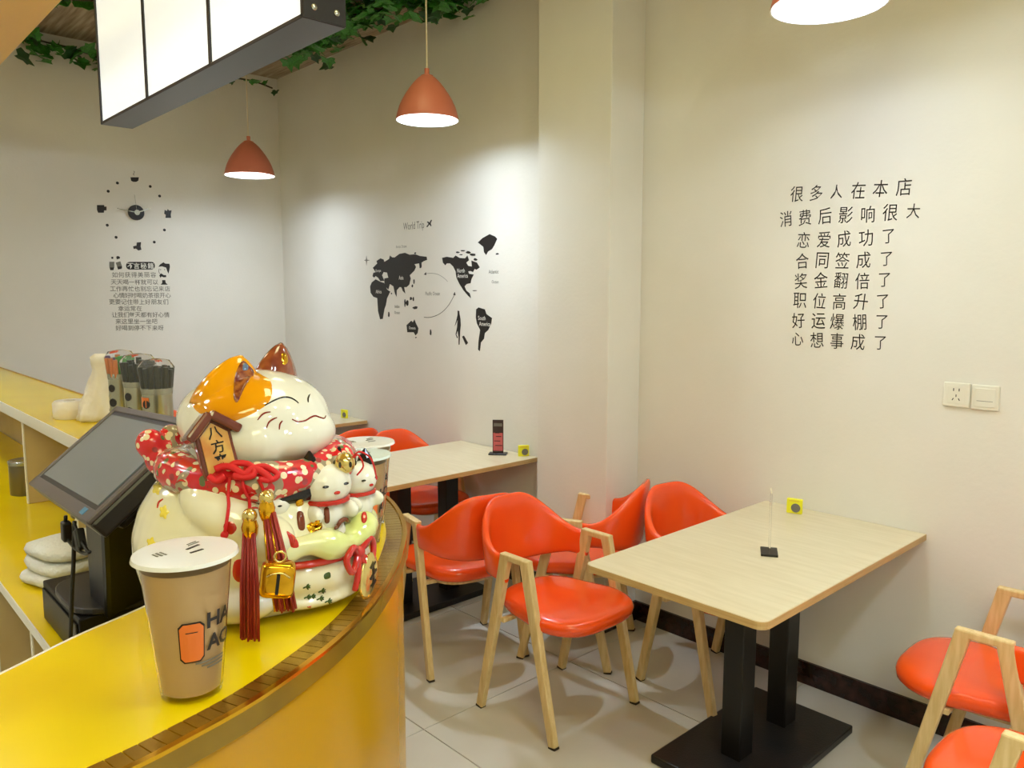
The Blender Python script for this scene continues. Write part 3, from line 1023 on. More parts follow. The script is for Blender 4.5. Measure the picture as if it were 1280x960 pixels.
for x in (705, 748):
    decal_poly('cartoon_eye', [(x - 5, 235), (x, 230), (x + 5, 235), (x, 244)], sk, M['decal'], slo, 0.001, 'x')


# ------------------------------------------------------------------ sockets
def plate(name, label, x, z, sock):
    t = thing(name, label, 'socket' if sock else 'switch', (x, YT - 0.0045, z))
    MB().box((0, 0, 0), (0.086, 0.009, 0.086)).build('face_plate', M['plate'], t, bevel=0.003)
    if sock:
        MB().box((0, -0.0052, 0), (0.06, 0.0015, 0.06)).build('socket_insert', M['plate'], t, bevel=0.0006, seg=1)
        for (dx, dz, a) in ((-0.009, 0.018, 0), (0.009, 0.018, 0)):
            MB().box((dx, -0.0062, dz), (0.003, 0.001, 0.010)).build('socket_slot', M['slot'], t)
        for (dx, dz, a) in ((-0.010, -0.016, 0.5), (0.010, -0.016, -0.5), (0, -0.003, 0)):
            MB().box((0, 0, 0), (0.0028, 0.001, 0.009), Matrix.Translation((dx, -0.0062, dz)) @ Matrix.Rotation(a, 4, 'Y')).build('socket_slot', M['slot'], t)
    else:
        MB().box((0, -0.0055, 0), (0.064, 0.003, 0.064)).build('rocker', M['plate'], t, bevel=0.001, seg=1)
        MB().box((0, -0.0072, -0.012), (0.05, 0.0006, 0.0015)).build('seam', M['print_grey'], t)


plate('wall_socket', 'white square wall socket with slots right of the lettering', -0.938, 1.268, True)
plate('wall_switch', 'white blank square switch plate right beside the slotted socket', -0.847, 1.266, False)


# ------------------------------------------------------------------ table things
def lemon_card(label, x, y, rz=0.0):
    t = thing('table_number_card', label, 'card', (x, y, 0.744), rz, 'lemon yellow table cards')
    MB().box((0, 0, 0.030), (0.060, 0.016, 0.060)).build('card_body', M['lemon'], t, bevel=0.002, seg=1)
    MB().lathe([(0.018, 0), (0.018, 0.002)], 24, Matrix.Translation((0.006, -0.0082, 0.024)) @ Matrix.Rotation(math.pi / 2, 4, 'X')).build('round_print', M['print_grey'], t)
    MB().box((0.0, -0.0085, 0.052), (0.04, 0.001, 0.006)).build('printed_strip', M['petal_yellow'], t)


lemon_card('small lemon yellow card with round grey print on the nearest table', -1.475, 2.925, math.radians(14))
lemon_card('small lemon yellow card at the wall end of the middle table', -3.03, 2.90, math.radians(60))
lemon_card('small lemon yellow card on the farthest table behind the cat', -4.86, 2.88, math.radians(10))

st = thing('acrylic_card_stand', 'clear acrylic card stand seen edge-on with black foot on the nearest table', 'card stand', (-1.295, 2.40, 0.744), math.radians(12))
MB().box((0, 0, 0.004), (0.055, 0.085, 0.008)).build('stand_foot', M['black'], st, bevel=0.001, seg=1)
MB().box((0, 0, 0.112), (0.005, 0.075, 0.21)).build('acrylic_sheet', M['acrylic'], st)
# the sheet stands across the line of sight of table 1: its face is parallel to the table's short side
st.rotation_euler = (0, 0, math.radians(-29 + 90 - 30))
st2 = thing('dark_card_stand', 'slim dark and pink card stand on the middle table', 'card stand', (-3.16, 2.83, 0.744), math.radians(40))
MB().box((0, 0, 0.004), (0.10, 0.06, 0.008)).build('stand_foot', M['black'], st2, bevel=0.001, seg=1)
MB().box((0, 0, 0.10), (0.060, 0.004, 0.185)).build('menu_card', M['menu_card'], st2)
MB().box((0, -0.0027, 0.070), (0.052, 0.001, 0.10)).build('card_print', M['card_pink'], st2)
MB().box((0, -0.0027, 0.165), (0.046, 0.001, 0.018)).build('card_title', M['print_grey'], st2)
for k, z in enumerate((0.05, 0.075, 0.10, 0.12)):
    MB().box((0.004 * (-1) ** k, -0.0036, z), (0.038 - 0.004 * k, 0.0006, 0.004)).build('card_line', M['print_black'], st2)

# ------------------------------------------------------------------ the yellow bar
ZB = 1.23
outer_pts = [(-0.52, -0.62), (-0.575, -0.30), (-0.618, -0.02), (-0.643, 0.10), (-0.658, 0.191), (-0.669, 0.235), (-0.683, 0.285), (-0.699, 0.326), (-0.722, 0.374), (-0.753, 0.430), (-0.794, 0.490), (-0.844, 0.550), (-0.900, 0.608), (-0.960, 0.662), (-1.040, 0.724), (-1.145, 0.784), (-1.262, 0.828), (-1.40, 0.842), (-1.6, 0.836), (-2.4, 0.832), (-5.0, 0.830)]
inner_pts = [(-5.0, 0.558), (-2.4, 0.558), (-1.50, 0.558), (-1.30, 0.550), (-1.19, 0.515), (-1.10, 0.430), (-1.045, 0.37), (-1.004, 0.300), (-0.968, 0.215), (-0.923, 0.135), (-0.865, 0.01), (-0.80, -0.14), (-0.74, -0.30), (-0.68, -0.62)]
O2 = [(p.x, p.y) for p in smooth_path([(x, y, 0) for x, y in outer_pts], 4)]
I2 = [(p.x, p.y) for p in smooth_path([(x, y, 0) for x, y in inner_pts], 4)]
bar = thing('service_bar', 'yellow L-shaped service bar with rounded corner and gold tiled rim', 'bar counter', (-1.0, 0.4, 0))
BO = Vector((-1.0, 0.4, 0))


def shift(poly, dz=0):
    return [(x - BO.x, y - BO.y) for x, y in poly]


def inset(path, d):
    """offset an open path to its left by d"""
    out = []
    for i, p in enumerate(path):
        a = Vector(path[max(i - 1, 0)])
        b = Vector(path[min(i + 1, len(path) - 1)])
        t = (b - a).normalized()
        out.append((p[0] - t.y * d, p[1] + t.x * d))
    return out


poly = O2 + I2
bmt = bmesh.new()
vs = [bmt.verts.new((x - BO.x, y - BO.y, ZB - 0.022)) for x, y in poly]
f = bmt.faces.new(vs)
r = bmesh.ops.extrude_face_region(bmt, geom=[f])
for v in [g for g in r['geom'] if isinstance(g, bmesh.types.BMVert)]:
    v.co.z += 0.022
bmesh.ops.triangulate(bmt, faces=[f for f in bmt.faces if len(f.verts) > 4])
bmesh.ops.recalc_face_normals(bmt, faces=bmt.faces)
me = bpy.data.meshes.new('countertop')
bmt.to_mesh(me)
bmt.free()
me.materials.append(M['yellow'])
ct = bpy.data.objects.new('countertop', me)
COL.objects.link(ct)
ct.parent = bar


def strip(path, d0, d1, z0, z1, name, m, smooth=True):
    a, b = inset(path, d0), inset(path, d1)
    vs, fs = [], []
    for (p, q) in zip(a, b):
        for (x, y), z in ((p, z0), (p, z1), (q, z1), (q, z0)):
            vs.append((x - BO.x, y - BO.y, z))
    n = len(a)
    for i in range(n - 1):
        for k in range(4):
            l = (k + 1) % 4
            fs.append((4 * i + k, 4 * i + l, 4 * i + 4 + l, 4 * i + 4 + k))
    fs += [(0, 1, 2, 3), (4 * n - 1, 4 * n - 2, 4 * n - 3, 4 * n - 4)]
    return MB().add(vs, fs).build(name, m, bar, smooth=smooth)


# outer path runs -y -> corner -> -x, so the bar lies to its left
strip(O2, 0.004, 0.020, 0.02, ZB - 0.022, 'fascia', M['yellow_face'])
strip(O2, -0.003, 0.004, ZB - 0.022, ZB + 0.0005, 'edge_trim', M['olive_trim'])
strip(O2, -0.0035, 0.0035, ZB + 0.0005, ZB + 0.0045, 'edge_bead', M['gold'])
strip(I2, -0.0025, 0.001, ZB - 0.022, ZB + 0.0005, 'edge_band', M['white_edge'])
strip(I2, 0.004, 0.016, 0.90, ZB - 0.022, 'inner_panel', M['white_edge']) if False else None
# gold mosaic rim laid along the outer edge
LEN = [0.0]
for i in range(1, len(O2)):
    LEN.append(LEN[-1] + (Vector(O2[i]) - Vector(O2[i - 1])).length)


def along(s):
    for i in range(1, len(O2)):
        if s <= LEN[i]:
            k = (s - LEN[i - 1]) / max(1e-6, LEN[i] - LEN[i - 1])
            p = Vector(O2[i - 1]).lerp(Vector(O2[i]), k)
            t = (Vector(O2[i]) - Vector(O2[i - 1])).normalized()
            return p, t
    return Vector(O2[-1]), (Vector(O2[-1]) - Vector(O2[-2])).normalized()


s = 0.10
k = 0
while s < 2.1 and k < 130:
    step = 0.0150
    p, t = along(s)
    p2, t2 = along(s + step - 0.0012)
    n1, n2 = Vector((-t.y, t.x)), Vector((-t2.y, t2.x))
    q = [p + n1 * 0.0045, p2 + n2 * 0.0045, p2 + n2 * 0.030, p + n1 * 0.030]
    MB().prism([(v.x - BO.x, v.y - BO.y) for v in q], ZB, ZB + 0.0018).build('rim_tile', M['gold_tile'], bar)
    s += step
    k += 1

# carcass under the long run: back panel and dividers around open pigeonholes
MB().box((-3.25 - BO.x, 0.806 - BO.y, 1.05), (3.5, 0.016, 0.31)).build('pigeonhole_back', M['tan_board'], bar)
for px_ in (35,):
    pass
for x in (-4.9, -3.08, -2.45, -1.55):
    MB().box((x - BO.x, 0.690 - BO.y, 1.054), (0.016, 0.235, 0.307)).build('divider', M['tan_board'], bar, bevel=0.001, seg=1)
    MB().box((x - BO.x, 0.570 - BO.y, 1.054), (0.018, 0.004, 0.307)).build('divider_edge', M['white_edge'], bar)
MB().box((-3.2 - BO.x, 0.566 - BO.y, ZB - 0.031), (3.6, 0.012, 0.018)).build('front_rail', M['white_edge'], bar, bevel=0.001, seg=1)

# staff side worktop, lower than the bar
wk = thing('staff_worktop', 'low yellow worktop with white front edge behind the bar', 'worktop', (-3.0, 0.57, 0))
MB().box((0, 0, 0.889), (3.7, 0.444, 0.022)).build('worktop', M['yellow'], wk)
MB().box((0, -0.2235, 0.889), (3.7, 0.003, 0.023)).build('edge_band', M['white_edge'], wk)
for x in (-1.8, -0.8, 0.55, 1.0, 1.8):
    MB().box((x, 0.0, 0.45), (0.018, 0.42, 0.86)).build('side_panel', M['tan_board'], wk)
    MB().box((x, -0.212, 0.45), (0.019, 0.003, 0.86)).build('panel_edge', M['white_edge'], wk)
MB().box((0, 0.20, 0.45), (3.6, 0.014, 0.85)).build('back_panel', M['tan_board'], wk)
MB().box((0, 0.0, 0.08), (3.6, 0.42, 0.016)).build('bottom_shelf', M['tan_board'], wk)


# ------------------------------------------------------------------ milk tea cups
def make_cup(label, x, y, film, rz):
    t = thing('milk_tea_cup', label, 'cup', (x, y, ZB), rz, 'lidded milk tea cups on the bar')
    H = 0.138
    r0, r1 = 0.0285, 0.0425
    rr = lambda z: r0 + (r1 - r0) * z / H
    MB().lathe([(r0 - 0.004, 0.004), (r0, 0.0), (rr(0.004), 0.004), (rr(H * .5), H * .5), (r1, H), (r1 + 0.0045, H + 0.0005), (r1 + 0.0045, H + 0.003), (r1 - 0.001, H + 0.003),
                (r1 - 0.001, H), (rr(H * .5) - 0.0009, H * .5), (rr(0.004) - 0.0012, 0.005), (r0 - 0.004, 0.005)], 40, cap=False).build('cup_wall', M['clear'], t, smooth=True)
    MB().lathe([(0.0001, 0.006), (r0 - 0.0015, 0.006), (rr(H * .5) - 0.0012, H * .5), (rr(H - 0.008) - 0.0012, H - 0.008), (0.0001, H - 0.0085)], 40).build('milk_tea', M['tea'], t, smooth=True)
    fl = MB().lathe([(0.0001, H + 0.0035), (r1 - 0.002, H + 0.0032), (r1 + 0.0055, H + 0.0036), (r1 + 0.0068, H + 0.0005), (r1 + 0.0056, H + 0.0042), (r1 - 0.002, H + 0.0046), (0.0001, H + 0.0048)], 40)
    fl = fl.build('lid_film', film, t, smooth=True)
    for (a, b, w, h, ang) in ((0.010, 0.004, 0.016, 0.003, 0.3), (0.006, -0.010, 0.014, 0.003, 0.1), (-0.022, 0.008, 0.002, 0.012, 0), (-0.018, 0.008, 0.0015, 0.012, 0), (-0.026, 0.008, 0.0015, 0.010, 0), (0.016, 0.013, 0.014, 0.0012, 0.3), (0.016, 0.017, 0.012, 0.0012, 0.3)):
        MB().box((0, 0, 0), (w, h, 0.0004), Matrix.Translation((a, b, H + 0.0051)) @ Matrix.Rotation(ang, 4, 'Z')).build('lid_print', M['print_black'] if h == 0.003 else M['print_grey'], fl)

    def wrap(u, z, off=0.0007):
        r = rr(z) + off
        a = u / 0.037
        return Vector((r * math.sin(a), -r * math.cos(a), z))

    def panel(name, u0, u1, z0, z1, m, off, cut=0.0, n=6):
        vs, fs = [], []
        for i in range(n + 1):
            u = u0 + (u1 - u0) * i / n
            c = cut if i in (0, n) else 0
            for z in (z0 + c, z1 - c):
                vs.append(wrap(u, z, off))
        for i in range(n):
            fs.append((2 * i, 2 * i + 2, 2 * i + 3, 2 * i + 1))
        flat(name, vs, fs, m, t)

    panel('jar_print_outline', -0.0285, -0.0045, 0.043, 0.084, M['print_black'], 0.0006, 0.004)
    panel('jar_print', -0.0273, -0.0057, 0.0445, 0.0825, M['print_orange'], 0.0010, 0.004)
    panel('jar_label_line', -0.022, -0.011, 0.0735, 0.0745, M['print_black'], 0.0013, 0, 2)

    def text(body, u, z, size, bold):
        vs, fs = text_mesh(body, size, bold)
        flat('cup_lettering', [wrap(u + v.x, z + v.y, 0.0012) for v in vs], fs, M['print_black'], t)
    for k, ch in enumerate('HA'):
        text(ch, 0.0045 + k * 0.0150, 0.0825, 0.0215, 0.03)
    for k, ch in enumerate('AO'):
        text(ch, 0.0055 + k * 0.0150, 0.0600, 0.0215, 0.03)
    for k in range(3):
        panel('small_print_line', -0.014 + k * 0.006, 0.020, 0.0405 - k * 0.0035, 0.0423 - k * 0.0035, M['print_grey'], 0.001, 0, 6)
    return t


# camera direction from each cup decides how its printed side is turned
make_cup('milk tea cup with white film lid and orange jar print in front of the cat', -0.755, 0.268, M['film'], math.radians(99))
make_cup('milk tea cup with pale blue film lid right behind the cat', -1.044, 0.644, M['film_blue'], math.radians(112))
make_cup('farthest milk tea cup, its white film lid showing above the blue one', -1.128, 0.708, M['film'], math.radians(88))

# ------------------------------------------------------------------ POS terminal
ZW = 0.90
dr = thing('cash_box', 'low black cash box on the yellow worktop under the monitor', 'cash box', (-1.79, 0.53, ZW))
MB().box((0, 0, 0.046), (0.29, 0.31, 0.088)).build('box_body', M['pos'], dr, bevel=0.003)
MB().box((0, -0.157, 0.042), (0.27, 0.004, 0.07)).build('drawer_front', M['pos'], dr, bevel=0.001, seg=1)
MB().lathe([(0.006, 0), (0.006, 0.003), (0.003, 0.004)], 16, Matrix.Translation((0.147, -0.12, 0.05)) @ Matrix.Rotation(math.pi / 2, 4, 'Y')).build('lock', M['steel'], dr, smooth=True)

BL, BR = on_y(40, 606, 0.33), on_y(115, 656, 0.315)
TL = on_y(144, 508, 0.500)
TR = TL + (BR - BL) + Vector((0.0, 0.0, -0.002))
mon = thing('touch_monitor', 'black tilted touch screen monitor standing on the cash box', 'monitor', tuple((BL + TR) / 2))
mo = mon.location
ex, ey = (BR - BL), (TL - BL)
nz = ex.cross(ey).normalized()
mxl = Matrix.Identity(4)
W, Hh = ex.length, ey.length
exn = ex.normalized()
eyn = nz.cross(exn).normalized()
F = Matrix.Identity(4)
for i in range(3):
    F[i][0], F[i][1], F[i][2] = exn[i], eyn[i], nz[i]
F = Matrix.Translation((0, 0, 0)) @ F


def mbox(name, c, s, m, parent=mon, bev=0.0):
    return MB().box(c, s, F).build(name, m, parent, bevel=bev)


mbox('housing', (0, 0, -0.020), (W, Hh, 0.034), M['monitor'], bev=0.006)
bz = 0.022
mbox('bezel', (0, -Hh / 2 + bz / 2, 0.0), (W, bz, 0.008), M['monitor_edge'], bev=0.002)
mbox('bezel', (0, Hh / 2 - bz / 2 + 0.004, 0.0), (W, bz - 0.008, 0.008), M['monitor_edge'], bev=0.002)
mbox('bezel', (-W / 2 + 0.008, 0, 0.0), (0.014, Hh, 0.008), M['monitor_edge'], bev=0.002)
mbox('bezel', (W / 2 - 0.008, 0, 0.0), (0.014, Hh, 0.008), M['monitor_edge'], bev=0.002)
mbox('bezel_inner', (0, 0.003, -0.001), (W - 0.03, Hh - 0.032, 0.004), M['print_black'])
mbox('screen', (0, 0.003, 0.0015), (W - 0.056, Hh - 0.054, 0.003), M['screen'])
mbox('blue_sticker', (W / 2 - 0.055, -Hh / 2 + 0.012, 0.0045), (0.022, 0.012, 0.001), M['blue_tag'])
mbox('back_bulge', (0.03, 0, -0.05), (W * 0.6, Hh * 0.75, 0.04), M['pos'], bev=0.01)
# neck from the back of the screen down to the box
nk = MB()
a0 = Vector((-1.70, 0.52, ZW + 0.10)) - mo
a1 = F @ Vector((0.05, 0.0, -0.06))
nk.beam(a0, a1 + Vector((0, 0.0, 0.0)), 0.20, 0.12, 0.16, 0.12, side=(1, 0, 0))
nk.build('stand_neck', M['pos'], mon, bevel=0.01)
MB().prism([(x * 0.125, y * 0.13) for x, y in superellipse(1, 1, 28, 3.5)], ZW + 0.091, ZW + 0.104, Matrix.Translation((-1.755 - mo.x, 0.50 - mo.y, -mo.z))).build('stand_base', M['monitor'], mon, bevel=0.003)
for (p, r) in (((-1.72, 0.432, 1.05), 0.035), ((-1.66, 0.425, 1.155), 0.030)):
    MB().ball(Vector(p) - mo, (r, 0.012, r), 14, 8).build('dark_red_sticker', M['pos_red'], mon, smooth='all')

cb = thing('monitor_cables', 'thin black cables with square ferrite clips hanging below the monitor', 'cable', tuple(on_y(85, 680, 0.33)))
co = cb.location
Yc = 0.322
path = [on_y(*q, Yc) for q in ((93, 652), (92, 700), (90, 740), (89, 775), (88, 803))]
MB().tube([p - co for p in smooth_path(path, 4)], 0.0035, 8).build('long_cable', M['black'], cb, smooth='all')
path = [on_y(*q, Yc) for q in ((82, 645), (82, 665), (86, 676), (95, 686), (106, 692), (112, 690))]
MB().tube([p - co for p in smooth_path(path, 4)], 0.003, 8).build('short_cable', M['black'], cb, smooth='all')
path = [on_y(*q, Yc) for q in ((93, 655), (98, 670), (104, 680), (110, 690))]
MB().tube([p - co for p in smooth_path(path, 4)], 0.003, 8).build('short_cable', M['black'], cb, smooth='all')
for q, a in (((83, 664), 0.05), ((100, 674), -0.45)):
    c = on_y(*q, Yc) - co
    MB().box((0, 0, 0), (0.020, 0.014, 0.034), Matrix.Translation(c) @ Matrix.Rotation(a, 4, 'Y')).build('ferrite_clip', M['black'], cb, bevel=0.003)


def cloth(name, label, cat, c, s, m, seed, rz=0.0, folds=3, h=0.0):
    """a folded cloth: a few soft slabs stacked, each with a wavy rim"""
    t = thing(name, label, cat, c, rz)
    rnd = random.Random(seed)
    hz = s[2] / folds
    for k in range(folds):
        mb = MB()
        nn = 36
        a, b = s[0] / 2 * (1 - 0.06 * k), s[1] / 2 * (1 - 0.05 * k)
        ph = rnd.uniform(0, 6)
        for z, f_ in ((0.02, 0.80), (0.15, 0.96), (0.5, 1.0), (0.85, 0.95), (1.0, 0.78), (1.02, 0.4), (1.0, 0.1)):
            for i, (x, y) in enumerate(superellipse(a, b, nn, 3.2)):
                w = 1 + 0.03 * math.sin(3 * 2 * math.pi * i / nn + ph) + 0.015 * math.sin(7 * 2 * math.pi * i / nn + ph * 2)
                mb.v.append(Vector((x * f_ * w, y * f_ * w, (k + z) * hz + 0.003 * math.sin(20 * x + ph))))
        for j in range(6):
            for i in range(nn):
                l = (i + 1) % nn
                mb.f.append((j * nn + i, j * nn + l, (j + 1) * nn + l, (j + 1) * nn + i))
        mb.f.append(tuple(range(nn))[::-1])
        mb.f.append(tuple(6 * nn + i for i in range(nn)))
        mb.build('fold', m, t, smooth='all')
    return t


cloth('folded_towel', 'folded white towel stack beside the black cash box', 'towel', (-2.19, 0.50, ZW), (0.20, 0.22, 0.10), M['towel'], 3, 0.25, 3)
cloth('folded_mask', 'pale teal folded cloth leaning behind the white towels', 'cloth', (-2.33, 0.69, ZW), (0.24, 0.12, 0.14), M['mask'], 5, 0.1, 2)
mk = tag(MB().tube(smooth_path([(-2.44, 0.62, ZW + 0.13), (-2.50, 0.59, ZW + 0.08), (-2.53, 0.57, ZW + 0.03), (-2.52, 0.54, ZW + 0.006)], 5), 0.003, 6).build('white_string', M['cord'], None, smooth='all'), 'thin white string trailing from the teal cloth onto the worktop', 'string')


def tin(label, x, y, r, h):
    t = thing('steel_tin', label, 'tin', (x, y, ZW), 0, 'steel tins in the pigeonhole')
    MB().lathe([(r * 0.96, 0), (r, 0.004), (r, h * 0.86), (r * 0.97, h * 0.87), (r * 0.97, h * 0.9)], 28).build('tin_body', M['tin'], t, smooth=True)
    MB().lathe([(r * 1.03, h * 0.88), (r * 1.04, h * 0.9), (r * 1.04, h * 0.98), (r * 0.98, h)], 28).build('tin_lid', M['steel'], t, smooth=True)


tin('round steel tin with lid at the left edge of the photo', -3.25, 0.60, 0.052, 0.125)
tin('second steel tin behind the first at the left edge', -3.40, 0.70, 0.052, 0.13)
tin('dull steel tin half hidden behind the monitor corner', -2.78, 0.68, 0.05, 0.11)

# ------------------------------------------------------------------ straw canisters on the far bar
def canister(label, x, y, r, h, straws, seed, hs=0.085, printed=False):
    t = thing('straw_canister', label, 'canister', (x, y, ZB), 0, 'steel straw canisters on the bar')
    MB().lathe([(r * 0.97, 0), (r, 0.003), (r, h), (r * 0.95, h), (r * 0.95, h * 0.5)], 32).build('canister_body', M['steel'], t, smooth=True)
    rnd = random.Random(seed)
    n = 16
    for k in range(n):
        a = 2 * math.pi * k / n + rnd.uniform(-.1, .1)
        rr = r * (0.80 if k % 3 else 0.45)
        top = Vector((math.cos(a) * rr * 1.22, math.sin(a) * rr * 1.22, h + hs + rnd.uniform(-0.006, 0.006)))
        bot = Vector((math.cos(a) * rr * 0.9, math.sin(a) * rr * 0.9, h * 0.75))
        m = M[straws] if straws != 'mixed' else M[rnd.choice(['straw_green', 'straw_purple', 'straw_orange'])]
        MB().tube([bot, top], 0.0065, 8).build('straw', m, t, smooth=True)
    MB().lathe([(r * 1.02, h * 0.9), (r * 1.14, h + hs * 0.5), (r * 1.22, h + hs), (r * 0.9, h + hs + 0.018), (r * 0.3, h + hs + 0.022)], 24, cap=False).build('clear_wrap', M['wrap'], t, smooth=True)
    # cow-like black blots printed on the side
    for (a, z, s) in ((-1.15, 0.75, 1.0), (-1.1, 0.5, 1.1), (-1.18, 0.25, 1.3), (-2.35, 0.6, 0.8), (-2.3, 0.35, 0.8)):
        p = Vector((math.cos(a) * r, math.sin(a) * r, z * h))
        T = Matrix.Translation(p) @ Matrix.Rotation(a, 4, 'Z') @ Matrix.Rotation(math.pi / 2, 4, 'Y')
        MB().lathe([(0.011 * s, -0.003), (0.011 * s, 0.0008)], 10, T, sx=1.0).build('black_blot', M['print_black'], t)
    if printed:
        vs, fs = [], []
        for i in range(7):
            a = -2.35 + i * 0.24
            for z in (h * 0.70, h * 0.86):
                vs.append((math.cos(a) * (r + 0.001), math.sin(a) * (r + 0.001), z))
        for i in range(6):
            fs.append((2 * i, 2 * i + 2, 2 * i + 3, 2 * i + 1))
        flat('orange_label', vs, fs, M['print_orange'], t)
    return t


def at_depth(px_, py_, z, y):
    p = on_y(px_, py_, y)
    return p.x


canister('steel straw canister with coloured straws, leftmost of the three', at_depth(153, 500, 0, 0.70), 0.70, 0.034, 0.165, 'mixed', 1, hs=0.045)
canister('middle steel canister full of black straws', at_depth(175, 500, 0, 0.69), 0.69, 0.038, 0.158, 'straw_black', 2, hs=0.052)
canister('steel canister of black straws with orange label, next to the cat', at_depth(197, 500, 0, 0.68), 0.68, 0.036, 0.155, 'straw_black', 3, hs=0.052, printed=True)

bg = thing('plastic_bag', 'crumpled white plastic bag standing beside the straw canisters', 'bag', (-2.66, 0.70, ZB))
mb = MB()
BSC = 0.80
prof = [(0.070, 0.0), (0.078, 0.012), (0.074, 0.035), (0.066, 0.060), (0.058, 0.085), (0.046, 0.12), (0.033, 0.16), (0.022, 0.20), (0.028, 0.225), (0.034, 0.25), (0.018, 0.262)]
rnd = random.Random(9)
for r_, z_ in prof:
    for k_ in range(28):
        a = 2 * math.pi * k_ / 28
        w = 1 + 0.13 * math.sin(5 * a + z_ * 30) + 0.09 * math.sin(9 * a - z_ * 50)
        mb.v.append(Vector((r_ * w * math.cos(a) + z_ * 0.22, r_ * w * math.sin(a), z_)) * BSC)
for i in range(len(prof) - 1):
    for k_ in range(28):
        l = (k_ + 1) % 28
        mb.f.append((i * 28 + k_, i * 28 + l, (i + 1) * 28 + l, (i + 1) * 28 + k_))
mb.f.append(tuple(range(28))[::-1])
mb.f.append(tuple((len(prof) - 1) * 28 + k_ for k_ in range(28)))
mb.build('bag_body', M['bag'], bg, smooth='all')
MB().lathe([(0.045, 0), (0.05, 0.006), (0.05, 0.05), (0.045, 0.056), (0.018, 0.056), (0.018, 0.02)], 28, c=(-0.10, -0.055, 0)).build('paper_roll', M['bag'], bg, smooth=True)

# ------------------------------------------------------------------ the ceramic lucky cat
CAT = Vector((-0.967, 0.440, ZB + 0.0005))
CA = math.radians(29.4)
cat = thing('ceramic_cat', 'white smiling ceramic lucky cat with amber ear patch and floral scarf on the bar', 'figurine', tuple(CAT), CA)
CM = world_of(cat)
CI = CM.inverted()


def ell(mb, c, s, mx=None, n=28, m=16):
    return mb.ball(Vector(c), s, n, m, mx)


def fused(name, mb, m, parent, voxel=0.004, smooth_it=6):
    """several solids fused into one continuous ceramic skin"""
    o = mb.build(name, m, parent)
    r = o.modifiers.new('fuse', 'REMESH')
    r.mode = 'VOXEL'
    r.voxel_size = voxel
    r.use_smooth_shade = True
    s = o.modifiers.new('soften', 'SMOOTH')
    s.iterations = smooth_it
    s.factor = 0.5
    dg = bpy.context.evaluated_depsgraph_get()
    me = bpy.data.meshes.new_from_object(o.evaluated_get(dg))
    o.modifiers.clear()
    old = o.data
    o.data = me
    me.name = name
    if not me.materials:
        me.materials.append(m)
    bpy.data.meshes.remove(old)
    me.polygons.foreach_set('use_smooth', [True] * len(me.polygons))
    return o


def bvh_of(objs):
    """world-space ray tree of child meshes of the cat"""
    vs, fs = [], []
    for o in objs:
        k = len(vs)
        vs += [CM @ v.co for v in o.data.vertices]
        fs += [tuple(i + k for i in p.vertices) for p in o.data.polygons]
    return BVHTree.FromPolygons(vs, fs)


def hit(tree, x, y, off=0.0008):
    d = ray(x, y).normalized()
    p, n, i, t = tree.ray_cast(CAM, d)
    if p is None:
        p, n, i, t = tree.find_nearest(CAM + d * 1.0)
    if n.dot(d) > 0:
        n = -n
    return p + n * off


def stroke(name, tree, pts, w, m, parent, off=0.0003, n=6):
    P = [CI @ hit(tree, q.x, q.y, off) for q in smooth_path([(a, b, 0) for a, b in pts], n)]
    rs = [w * (0.35 + 0.65 * math.sin(math.pi * min(max(i / (len(P) - 1), 0.08), 0.92)) ** 0.6) for i in range(len(P))]
    return MB().tube(P, rs, 6).build(name, m, parent, smooth='all')


def patch(name, tree, pts, m, parent, off=0.0008, rings=5):
    pts = [(q.x, q.y) for q in smooth_path([(a, b, 0) for a, b in pts], 3, True)]
    cx = sum(p[0] for p in pts) / len(pts)
    cy = sum(p[1] for p in pts) / len(pts)
    mb = MB()
    n = len(pts)
    mb.v.append(CI @ hit(tree, cx, cy, off))
    for r_ in range(1, rings + 1):
        f_ = r_ / rings
        for (x, y) in pts:
            mb.v.append(CI @ hit(tree, cx + (x - cx) * f_, cy + (y - cy) * f_, off if r_ < rings else off * 0.1))
    for k in range(n):
        mb.f.append((0, 1 + k, 1 + (k + 1) % n))
    for r_ in range(rings - 1):
        for k in range(n):
            l = (k + 1) % n
            a = 1 + r_ * n
            mb.f.append((a + k, a + n + k, a + n + l, a + l))
    return mb.build(name, m, parent, smooth='all')


# torso, haunches, arm: one skin
mb = MB()
mb.lathe([(0.001, 0.0), (0.118, 0.0), (0.128, 0.006), (0.140, 0.03), (0.147, 0.06), (0.147, 0.09), (0.138, 0.12), (0.120, 0.148), (0.098, 0.172), (0.08, 0.19), (0.001, 0.20)], 40, c=(-0.012, 0, 0), sx=0.98, sy=0.98)
ell(mb, (-0.02, -0.075, 0.075), (0.095, 0.070, 0.074))         # near haunch
ell(mb, (-0.02, 0.075, 0.075), (0.095, 0.070, 0.074))
ell(mb, (0.03, -0.105, 0.135), (0.062, 0.036, 0.032), Matrix.Rotation(0.45, 4, 'Y'))   # near arm, reaching for the bag
ell(mb, (0.075, -0.098, 0.105), (0.040, 0.032, 0.030))
ell(mb, (0.03, 0.105, 0.135), (0.062, 0.036, 0.032), Matrix.Rotation(0.45, 4, 'Y'))
ell(mb, (0.035, -0.105, 0.028), (0.058, 0.040, 0.026))         # near foot
body = fused('body', mb, M['ceramic_cream'], cat)
# head
mb = MB()
ell(mb, (0.0, 0.0, 0.232), (0.094, 0.098, 0.061))
ell(mb, (0.050, 0.0, 0.214), (0.058, 0.066, 0.038))            # muzzle
ell(mb, (0.02, -0.045, 0.212), (0.062, 0.050, 0.040))          # cheeks
ell(mb, (0.02, 0.045, 0.212), (0.062, 0.050, 0.040))
head = fused('head', mb, M['ceramic'], cat)
TH = bvh_of([head])


